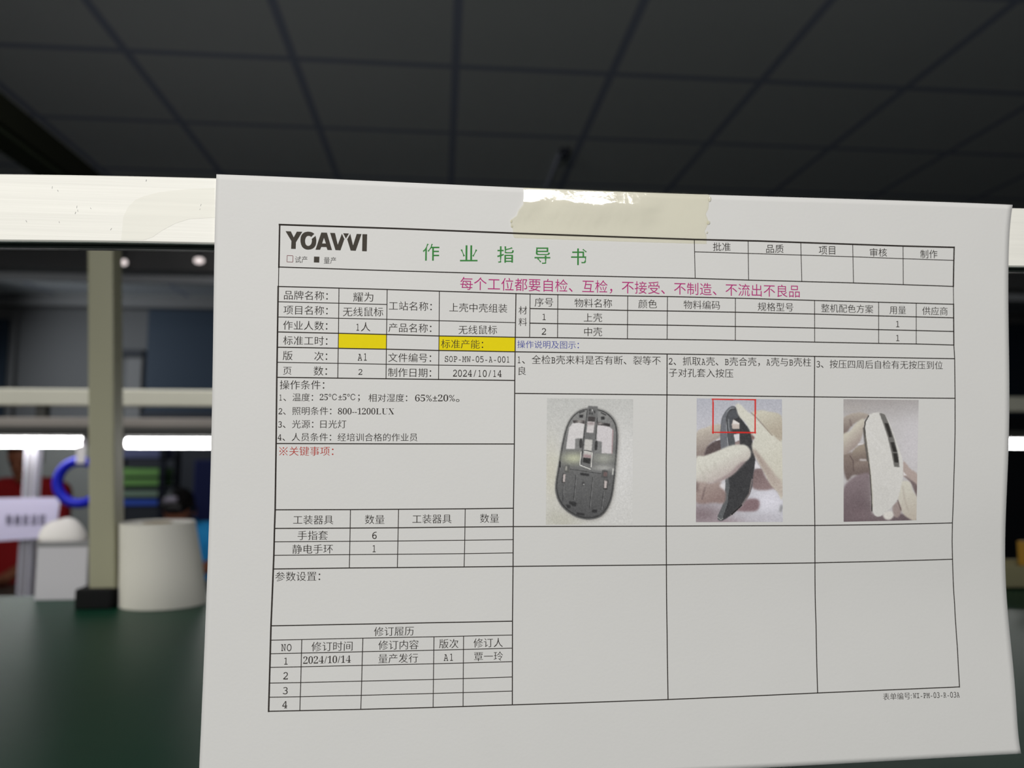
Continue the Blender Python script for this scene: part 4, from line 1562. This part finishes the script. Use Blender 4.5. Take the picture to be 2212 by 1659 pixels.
c.fill([(640, 1390), (700, 1310), (830, 1303), (862, 1360), (830, 1445), (700, 1457), (570, 1445)], (136, 114, 118), True, 3)
c.fill([(780, 960), (860, 925), (900, 935), (930, 1020), (1000, 1100), (1137, 1200), (1137, 1260), (1060, 1180), (950, 1193), (850, 1192), (770, 1150)], (126, 108, 108), True, 3, (780, 960, 900, 1180, (146, 126, 126)))
c.fill([(345, 1525), (420, 1350), (440, 1180), (445, 1050), (390, 700), (376, 520), (385, 400), (395, 320), (420, 260), (460, 200), (520, 158), (565, 168), (585, 205), (610, 270), (680, 370), (735, 440), (765, 540), (790, 700), (808, 800), (802, 890), (785, 1000), (770, 1150), (730, 1260), (640, 1380), (540, 1480), (440, 1550), (380, 1572)], (62, 62, 64), True)
c.fill([(385, 400), (395, 320), (420, 260), (460, 200), (520, 158), (560, 175), (500, 200), (462, 260), (448, 330), (455, 480), (472, 660), (392, 695), (378, 520)], (112, 114, 120), True)
c.fill([(462, 300), (485, 230), (540, 195), (575, 215), (600, 290), (540, 320), (520, 400), (540, 520), (560, 640), (478, 655), (455, 450)], (84, 86, 90), True)
c.stroke([(448, 340), (456, 480), (474, 660)], 6, (170, 172, 176))
c.stroke([(478, 320), (480, 400), (492, 470)], 9, (160, 163, 168), 2)
c.stroke([(455, 230), (500, 185), (560, 180)], 6, (150, 152, 156))
c.fill([(518, 380), (540, 322), (575, 345), (612, 366), (614, 440), (525, 436)], (198, 186, 178))
c.fill([(538, 322), (575, 345), (612, 366), (612, 378), (530, 378)], (226, 222, 218))
c.fill([(540, 505), (614, 495), (616, 585), (560, 602)], (216, 213, 217))
c.fill([(560, 602), (616, 578), (620, 640), (560, 645)], (150, 132, 130))
c.fill([(442, 1050), (475, 1040), (490, 1180), (470, 1350), (400, 1560), (345, 1530), (415, 1350), (440, 1180)], (98, 100, 102), True)
c.stroke([(490, 1180), (475, 1350), (415, 1530)], 6, (46, 46, 47))
c.stroke([(770, 1060), (735, 1240), (650, 1370), (510, 1500)], 16, (132, 122, 122), 2)
c.stroke([(640, 1380), (520, 1490)], 18, (40, 40, 40))
c.stroke([(345, 1530), (385, 1560), (410, 1540)], 10, (150, 150, 148))
c.fill([(80, 800), (180, 770), (330, 715), (480, 650), (600, 630), (690, 640), (748, 700), (748, 780), (700, 835), (640, 870), (590, 940), (500, 1020), (380, 1080), (250, 1105), (80, 1112)], (214, 212, 202), True, 2, (450, 780, 560, 1010, (186, 174, 170)))
c.fill([(600, 875), (690, 835), (600, 940), (500, 1022), (380, 1082), (300, 1095), (420, 1030), (520, 960)], (162, 146, 146), True, 3)
for a, b in (((120, 900), (200, 1080)), ((180, 880), (230, 960)), ((300, 850), (330, 930))):
    c.stroke([a, b], 14, (192, 188, 178), 4)
c.fill([(80, 1112), (250, 1105), (385, 1085), (370, 1150), (440, 1215), (425, 1350), (300, 1350), (80, 1345)], (172, 156, 150), True, 3, (150, 1120, 250, 1340, (146, 126, 122)))
c.stroke([(190, 1160), (150, 1310)], 12, (106, 90, 90), 3)
c.stroke([(80, 1100), (85, 1200)], 40, (120, 104, 102), 6)
c.fill([(565, 140), (600, 124), (642, 150), (720, 230), (810, 290), (900, 390), (1000, 470), (1140, 560), (1145, 1280), (1080, 1205), (1000, 1120), (900, 940), (800, 760), (766, 650), (782, 590), (802, 540), (758, 490), (700, 380), (610, 280), (580, 200)], (212, 210, 198), True, 2, (850, 600, 1130, 1100, (206, 202, 188)))
c.fill([(775, 690), (830, 720), (960, 880), (1060, 1010), (1140, 1100), (1145, 1280), (1080, 1205), (1000, 1120), (900, 940), (800, 760)], (168, 152, 144), True, 4, (800, 720, 1100, 1150, (190, 178, 168)))
c.fill([(760, 238), (860, 208), (960, 220), (1137, 285), (1137, 580), (1020, 505), (940, 430), (830, 300)], (204, 200, 184), True, 2, (900, 230, 1000, 480, (182, 172, 156)))
c.stroke([(760, 240), (830, 305), (940, 430), (1020, 520)], 9, (140, 126, 112), 2)
c.fill([(750, 490), (805, 545), (775, 580)], (120, 92, 84), False, 2)
c.fill([(812, 835), (872, 920), (800, 925)], (222, 218, 222))
c.stroke([(1135, 1390), (1120, 1450)], 30, (140, 140, 142), 4)
c.grain(4.0, 2)
for a, b in (((278, 70), (812, 75)), ((808, 68), (806, 490)), ((812, 483), (280, 480)), ((286, 490), (286, 62))):
    c.stroke([a, b], 17, (206, 44, 38))
c.build('picture', [(86, 60), (1138, 72), (1150, 1586), (76, 1589)], (188, 272), (1490, 850), ZS, 'printed picture of gloved hands with a red frame', GAIN)

# picture 3: gloved hands holding a white mouse cover
c = Canvas(1201, 1659, 4.0)
c.fill([(0, 0), (1201, 0), (1201, 1659), (0, 1659)], (166, 161, 160), grad=(700, 70, 720, 380, (196, 193, 194)))
c.glow(980, 640, 160, 330, (206, 202, 206), 0.8)
c.glow(240, 180, 160, 60, (176, 170, 166), 0.6)
c.fill([(118, 752), (240, 720), (330, 640), (440, 650), (440, 1010), (250, 1010), (175, 1078), (125, 940)], (140, 126, 118), True, 3, (180, 760, 200, 1040, (112, 98, 94)))
c.fill([(250, 700), (320, 650), (400, 640), (425, 830), (300, 835), (240, 800)], (164, 152, 138), True, 2, (300, 660, 340, 830, (120, 106, 100)))
c.fill([(262, 860), (340, 835), (440, 840), (448, 1000), (310, 1005), (255, 930)], (142, 128, 120), True, 2, (300, 850, 330, 1000, (112, 98, 94)))
c.stroke([(205, 770), (245, 830), (250, 960)], 9, (92, 78, 76), 2)
c.fill([(118, 320), (200, 258), (330, 235), (440, 262), (420, 300), (250, 380), (150, 505), (118, 505)], (176, 166, 156), True, 2, (180, 260, 200, 500, (122, 108, 104)))
c.stroke([(205, 320), (222, 400)], 10, (106, 92, 90), 3)
c.fill([(118, 512), (200, 470), (280, 370), (360, 310), (388, 340), (378, 430), (330, 590), (235, 695), (118, 745)], (202, 196, 182), True, 2, (200, 480, 320, 620, (160, 146, 140)))
c.stroke([(310, 628), (365, 622)], 12, (228, 225, 225), 2)
c.stroke([(330, 820), (405, 822)], 16, (226, 222, 222), 3)
c.fill([(118, 1200), (220, 1055), (340, 995), (455, 1020), (475, 1450), (495, 1490), (620, 1500), (820, 1480), (1022, 1540), (1022, 1600), (118, 1600)], (136, 122, 126), True, 3, (250, 1050, 420, 1400, (108, 94, 98)))
c.glow(330, 1500, 220, 90, (132, 116, 120), 0.6)
c.fill([(865, 840), (950, 930), (1045, 1020), (1045, 1300), (1000, 1130), (900, 1040), (862, 1010)], (178, 162, 156), True, 2)
c.fill([(868, 1015), (945, 1060), (1045, 1150), (1045, 1310), (960, 1110)], (118, 104, 104), True, 2)
c.fill([(866, 965), (912, 1015), (866, 1014)], (222, 218, 218))
c.fill([(830, 1090), (900, 1078), (955, 1110), (980, 1200), (1040, 1310), (1030, 1565), (960, 1560), (860, 1480), (800, 1310), (812, 1170)], (208, 204, 192), True, 2, (850, 1200, 1000, 1560, (190, 180, 168)))
c.stroke([(855, 1150), (880, 1300), (920, 1440)], 10, (176, 166, 156), 3)
c.fill([(735, 1390), (800, 1340), (842, 1440), (800, 1530), (745, 1510)], (156, 140, 136), True, 2)
c.stroke([(795, 1320), (835, 1440)], 12, (104, 90, 86), 2)
c.fill([(440, 265), (500, 240), (570, 235), (640, 262), (700, 380), (780, 600), (850, 800), (862, 1000), (835, 1150), (800, 1280), (740, 1380), (620, 1490), (560, 1522), (510, 1502), (480, 1420), (468, 1200), (450, 950), (420, 700), (390, 500), (388, 380), (410, 310)], (212, 210, 206), True)
c.glow(600, 1250, 150, 220, (204, 202, 198), 0.5)
c.stroke([(436, 275), (394, 350), (384, 420), (400, 560), (432, 800), (456, 1000), (468, 1200), (478, 1450)], 14, (70, 67, 64))
c.stroke([(376, 430), (394, 600), (428, 830)], 22, (96, 92, 88), 2)
c.stroke([(400, 540), (430, 740), (462, 1000), (482, 1250), (486, 1400)], 7, (178, 172, 158), 2)
c.fill([(568, 240), (610, 245), (640, 265), (692, 390), (752, 560), (802, 760), (818, 912), (752, 905), (720, 740), (670, 530), (612, 360)], (112, 110, 107))
for q in ([(632, 365), (680, 370), (726, 535), (690, 542)], [(706, 600), (750, 604), (786, 720), (738, 722)], [(738, 738), (788, 738), (808, 855), (757, 850)]):
    c.fill(q, (50, 48, 46))
for a, b in (((430, 460), (640, 720)), ((470, 600), (560, 690)), ((640, 1130), (670, 1070))):
    c.stroke([a, b], 7, (226, 224, 222), 3)
c.fill([(615, 1490), (700, 1450), (748, 1500), (705, 1556), (640, 1550)], (218, 214, 208), True, 2)
c.grain(2.8, 3)
c.build('picture', [(126, 70), (1054, 80), (1026, 1565), (128, 1585)], (164, 268), (1800, 850), ZS, 'printed picture of gloved hands holding a white mouse cover', GAIN)

# ---------------------------------------------------------------- aluminium rail the sheet is taped to
rail = bpy.data.objects.new('aluminium_rail', None)
COL.objects.link(rail)
rail.location = Vector(O) + Vector(EU) * 0.15
tag(rail, 'pale brushed aluminium rail crossing the picture behind the paper sheet', 'rail')


def rail_uv(pts):
    a = np.array(pts, float)
    d = np.stack([RIGHT[i] * ((a[:, 0] - 1106) / F_PX) + DOWN[i] * ((a[:, 1] - 829.5) / F_PX) + FWD[i] for i in range(3)], -1)
    t = ((O - CAMP) @ EN - 0.0009) / (d @ EN)
    P = CAMP + d * t[:, None] - O
    return P @ EU, P @ EV


tu, tv = rail_uv([(0, 375), (230, 379), (465, 383.8), (1330, 417), (2187, 448.6), (2212, 449.6)])
bu, bv = rail_uv([(0, 520.5), (230, 523), (465, 526.6), (1330, 553), (2179, 575.7), (2212, 576.5)])
ct_ = np.polyfit(tu, tv, 3)
cb2 = np.polyfit(bu, bv, 3)
ru = np.linspace(-0.35, 0.62, 98)
uc = np.clip(ru, -0.09, 0.32)


def edge_v(cf):
    base = np.polyval(cf, uc)
    sl = np.polyval(np.polyder(cf), uc)
    return base + sl * (ru - uc)


rv0, rv1 = edge_v(ct_), edge_v(cb2)


def rail_strip(name, sections, m):
    """sections: list of (v offset function, depth behind the front face); swept along the rail"""
    rings = []
    for vv, dep in sections:
        rings.append(O + ru[:, None] * EU + vv[:, None] * EV - (0.0009 + dep) * EN)
    k, n_ = len(rings), len(ru)
    V = np.concatenate(rings)
    F = []
    for j in range(k):
        for i in range(n_ - 1):
            a, b = j * n_ + i, ((j + 1) % k) * n_ + i
            F.append([a, a + 1, b + 1, b])
    F.append([j * n_ for j in range(k)])
    F.append([j * n_ + n_ - 1 for j in range(k)][::-1])
    o = mesh_from(name, V, F, m, rail)
    bm = bmesh.new()
    bm.from_mesh(o.data)
    bmesh.ops.recalc_face_normals(bm, faces=bm.faces[:])
    bm.to_mesh(o.data)
    bm.free()
    return o


e_ = 0.0005
rail_strip('face_bar', [(rv0, 0.0006), (rv0 + e_, 0.0), (rv1 - e_, 0.0), (rv1, 0.0005), (rv1, 0.0022), (rv1 - 0.002, 0.003), (rv0 + 0.002, 0.016), (rv0, 0.015)], M['alu'])
rail_strip('under_channel', [(rv1 - 0.004, 0.0031), (rv1 - 0.0006, 0.0031), (rv1 - 0.0006, 0.0098), (rv1 - 0.004, 0.0098)], M['alu_dark'])
rail_strip('back_lip', [(rv1 - 0.008, 0.0099), (rv1 + 0.0002, 0.0099), (rv1 + 0.0002, 0.0106), (rv1 - 0.008, 0.0106)], M['alu_edge'])
rail_strip('back_bar', [(rv1 - 0.010, 0.0107), (rv1 - 0.0002, 0.0107), (rv1 - 0.0002, 0.0155), (rv1 - 0.010, 0.0155)], M['alu_dark'])
for uu in (-0.335, 0.605):
    base = O + uu * EU
    boxobj('end_post', (base[0] - 0.014, base[1] + 0.001, BT), (base[0] + 0.014, base[1] + 0.024, CZ + 0.11), M['alu'], rail, 0.001)
# wear marks and the ghost of old tape on the rail's face
ax_, ay_ = rail_uv([(125, 412), (113, 405), (166, 447), (168, 455), (163, 460), (196, 450), (316, 390), (434, 443), (432, 452), (57, 478), (128, 480), (240, 495)])
V, F = [], []
rn = random.Random(9)
for u_, v_ in zip(ax_, ay_):
    L_, W_, a_ = rn.uniform(0.0004, 0.0009), rn.uniform(0.00010, 0.00018), rn.uniform(-2.2, -0.9)
    dx, dy = math.cos(a_), math.sin(a_)
    b0 = len(V)
    for sx_, sy_ in ((-1, -1), (1, -1), (1, 1), (-1, 1)):
        uu, vv = u_ + sx_ * L_ / 2 * dx - sy_ * W_ / 2 * dy, v_ + sx_ * L_ / 2 * dy + sy_ * W_ / 2 * dx
        V.append(O + uu * EU + vv * EV - 0.00085 * EN)
    F.append([b0, b0 + 1, b0 + 2, b0 + 3])
mesh_from('scratch_mark', np.array(V), F, M['grey_lid'], rail)
gh = [(262, 518), (266, 470), (276, 448), (292, 432), (310, 424), (345, 415), (400, 409), (440, 407), (463, 406), (463, 470), (410, 473), (380, 482), (350, 498), (330, 512), (310, 519)]
gu, gv = rail_uv(gh)
tri = tessellate_polygon([[Vector((a_, b_, 0)) for a_, b_ in zip(gu, gv)]])
mesh_from('tape_residue', O + gu[:, None] * EU + gv[:, None] * EV - 0.00086 * EN, [list(t) for t in tri], M['residue'], rail)


# ---------------------------------------------------------------- clear tape over the sheet's top edge
def tape_material():
    m = bpy.data.materials.new('clear_tape')
    m.use_nodes = True
    nt = m.node_tree
    for n_ in list(nt.nodes):
        if n_.type != 'OUTPUT_MATERIAL':
            nt.nodes.remove(n_)
    out = [n_ for n_ in nt.nodes][0]
    tr_ = nt.nodes.new('ShaderNodeBsdfTransparent')
    tr_.inputs[0].default_value = (0.985, 0.975, 0.90, 1)
    gl = nt.nodes.new('ShaderNodeBsdfGlossy')
    gl.inputs['Roughness'].default_value = 0.06
    tc = nt.nodes.new('ShaderNodeTexCoord')
    ns = nt.nodes.new('ShaderNodeTexNoise')
    ns.inputs['Scale'].default_value = 420
    ns.inputs['Detail'].default_value = 4
    nt.links.new(tc.outputs['Object'], ns.inputs['Vector'])
    bp = nt.nodes.new('ShaderNodeBump')
    bp.inputs['Strength'].default_value = 0.25
    bp.inputs['Distance'].default_value = 0.0003
    nt.links.new(ns.outputs['Fac'], bp.inputs['Height'])
    nt.links.new(bp.outputs['Normal'], gl.inputs['Normal'])
    fz = nt.nodes.new('ShaderNodeFresnel')
    fz.inputs['IOR'].default_value = 1.5
    mx = nt.nodes.new('ShaderNodeMixShader')
    nt.links.new(fz.outputs[0], mx.inputs[0])
    nt.links.new(tr_.outputs[0], mx.inputs[1])
    nt.links.new(gl.outputs[0], mx.inputs[2])
    nt.links.new(mx.outputs[0], out.inputs['Surface'])
    return m


TPM = tape_material()
LT = [(1131, 406.8), (1131, 420), (1130.8, 432), (1129.6, 442), (1119.6, 454.6), (1116, 466), (1104, 474), (1102.5, 488), (1108, 496), (1107.7, 507), (1111, 514)]
RT = [(1532, 420.6), (1532, 428), (1531, 440), (1530, 452), (1524, 462), (1529, 474), (1531, 481), (1522, 499), (1526, 509), (1526, 520), (1526, 527)]
NA, NB = 90, 44
tb = np.linspace(0, 1, NB)


def par(e):
    a = np.array(e, float)
    t = (a[:, 1] - a[0, 1]) / (a[-1, 1] - a[0, 1])
    return np.stack([np.interp(tb, t, a[:, 0]), np.interp(tb, t, a[:, 1])], 1)


l_, r_ = par(LT), par(RT)
sa = np.linspace(0, 1, NA)[None, :, None]
tp = l_[:, None] * (1 - sa) + r_[:, None] * sa
tp[..., 1] += (sa[..., 0] * (1 - sa[..., 0])) * 4.0 * np.linspace(-0.5, 0.6, NB)[:, None]
tu_, tv_ = sheet_uv(tp[..., 0].ravel(), tp[..., 1].ravel())
s_flat = np.broadcast_to(sa[..., 0], (NB, NA)).ravel()
t_flat = np.broadcast_to(tb[:, None], (NB, NA)).ravel()
amp = np.clip((0.78 - s_flat) / 0.16, 0, 1)
amp = amp * amp * (3 - 2 * amp)
wob = 0.26 + 0.025 * np.sin(s_flat * 21) + 0.015 * np.sin(s_flat * 47 + 1) + 0.010 * np.sin(s_flat * 137) + 0.008 * np.sin(s_flat * 211 + 2)
rise = np.clip(t_flat / wob, 0, 1)
fall = np.clip((t_flat - wob) / 0.55, 0, 1)
hh = amp * 0.00038 * (rise * (1 - fall * fall * (3 - 2 * fall))) * (1 - 0.45 * np.exp(-((s_flat - 0.13) / 0.06) ** 2) * rise)
lift = 0.00016 + hh
Ptop = on_sheet(tu_, tv_, lift)
i_ = np.arange(NA * NB).reshape(NB, NA)
F1 = np.stack([i_[:-1, :-1], i_[1:, :-1], i_[1:, 1:], i_[:-1, 1:]], -1).reshape(-1, 4)
# the flap folded back over the rail's top
flap = []
for k, (dv, dn) in enumerate(((-0.0004, -0.0003), (-0.0005, -0.0014), (-0.0003, -0.006), (-0.0001, -0.012))):
    flap.append(on_sheet(tu_[:NA], tv_[:NA] + dv, dn))
Vt = np.concatenate([Ptop] + flap)
b0 = NA * NB
prev = np.arange(NA)
F2 = []
for k in range(4):
    cur = b0 + k * NA + np.arange(NA)
    F2 += [[int(prev[j]), int(prev[j + 1]), int(cur[j + 1]), int(cur[j])] for j in range(NA - 1)]
    prev = cur
tape = bpy.data.objects.new('adhesive_tape', None)
COL.objects.link(tape)
tape.location = Vector(on_sheet(np.array(0.15), np.array(0.01)))
tag(tape, 'strip of clear yellowish tape across the top edge of the paper sheet', 'tape')
mesh_from('film', Vt, F1.tolist() + F2, TPM, tape, True)
# little crimped flaps of film at the torn ends, added as domes that catch lamp glints
for px, py, rx, ry in ((1104, 478, 2.4, 3.4), (1106, 489, 2.0, 2.4), (1533, 430, 3.2, 6.0), (1530, 481, 4.0, 4.4), (1527, 502, 2.2, 3.0)):
    V, F = [], []
    for i in range(7):
        a = i / 6 * math.pi / 2
        for k in range(12):
            b = k * math.pi / 6
            u_, v_ = sheet_uv(np.array(px + rx * math.cos(a) * math.cos(b)), np.array(py + ry * math.cos(a) * math.sin(b)))
            V.append(on_sheet(u_, v_, 0.00017 + 0.00012 * math.sin(a)))
    for i in range(6):
        for k in range(12):
            F.append([i * 12 + k, i * 12 + (k + 1) % 12, (i + 1) * 12 + (k + 1) % 12, (i + 1) * 12 + k])
    o = mesh_from('crimped_flap', np.array(V), F, TPM, tape, True)
    bm = bmesh.new()
    bm.from_mesh(o.data)
    bmesh.ops.remove_doubles(bm, verts=bm.verts[:], dist=1e-7)
    bmesh.ops.recalc_face_normals(bm, faces=bm.faces[:])
    if sum(f.normal.y * f.calc_area() for f in bm.faces) > 0:
        bmesh.ops.reverse_faces(bm, faces=bm.faces[:])
    bm.to_mesh(o.data)
    bm.free()
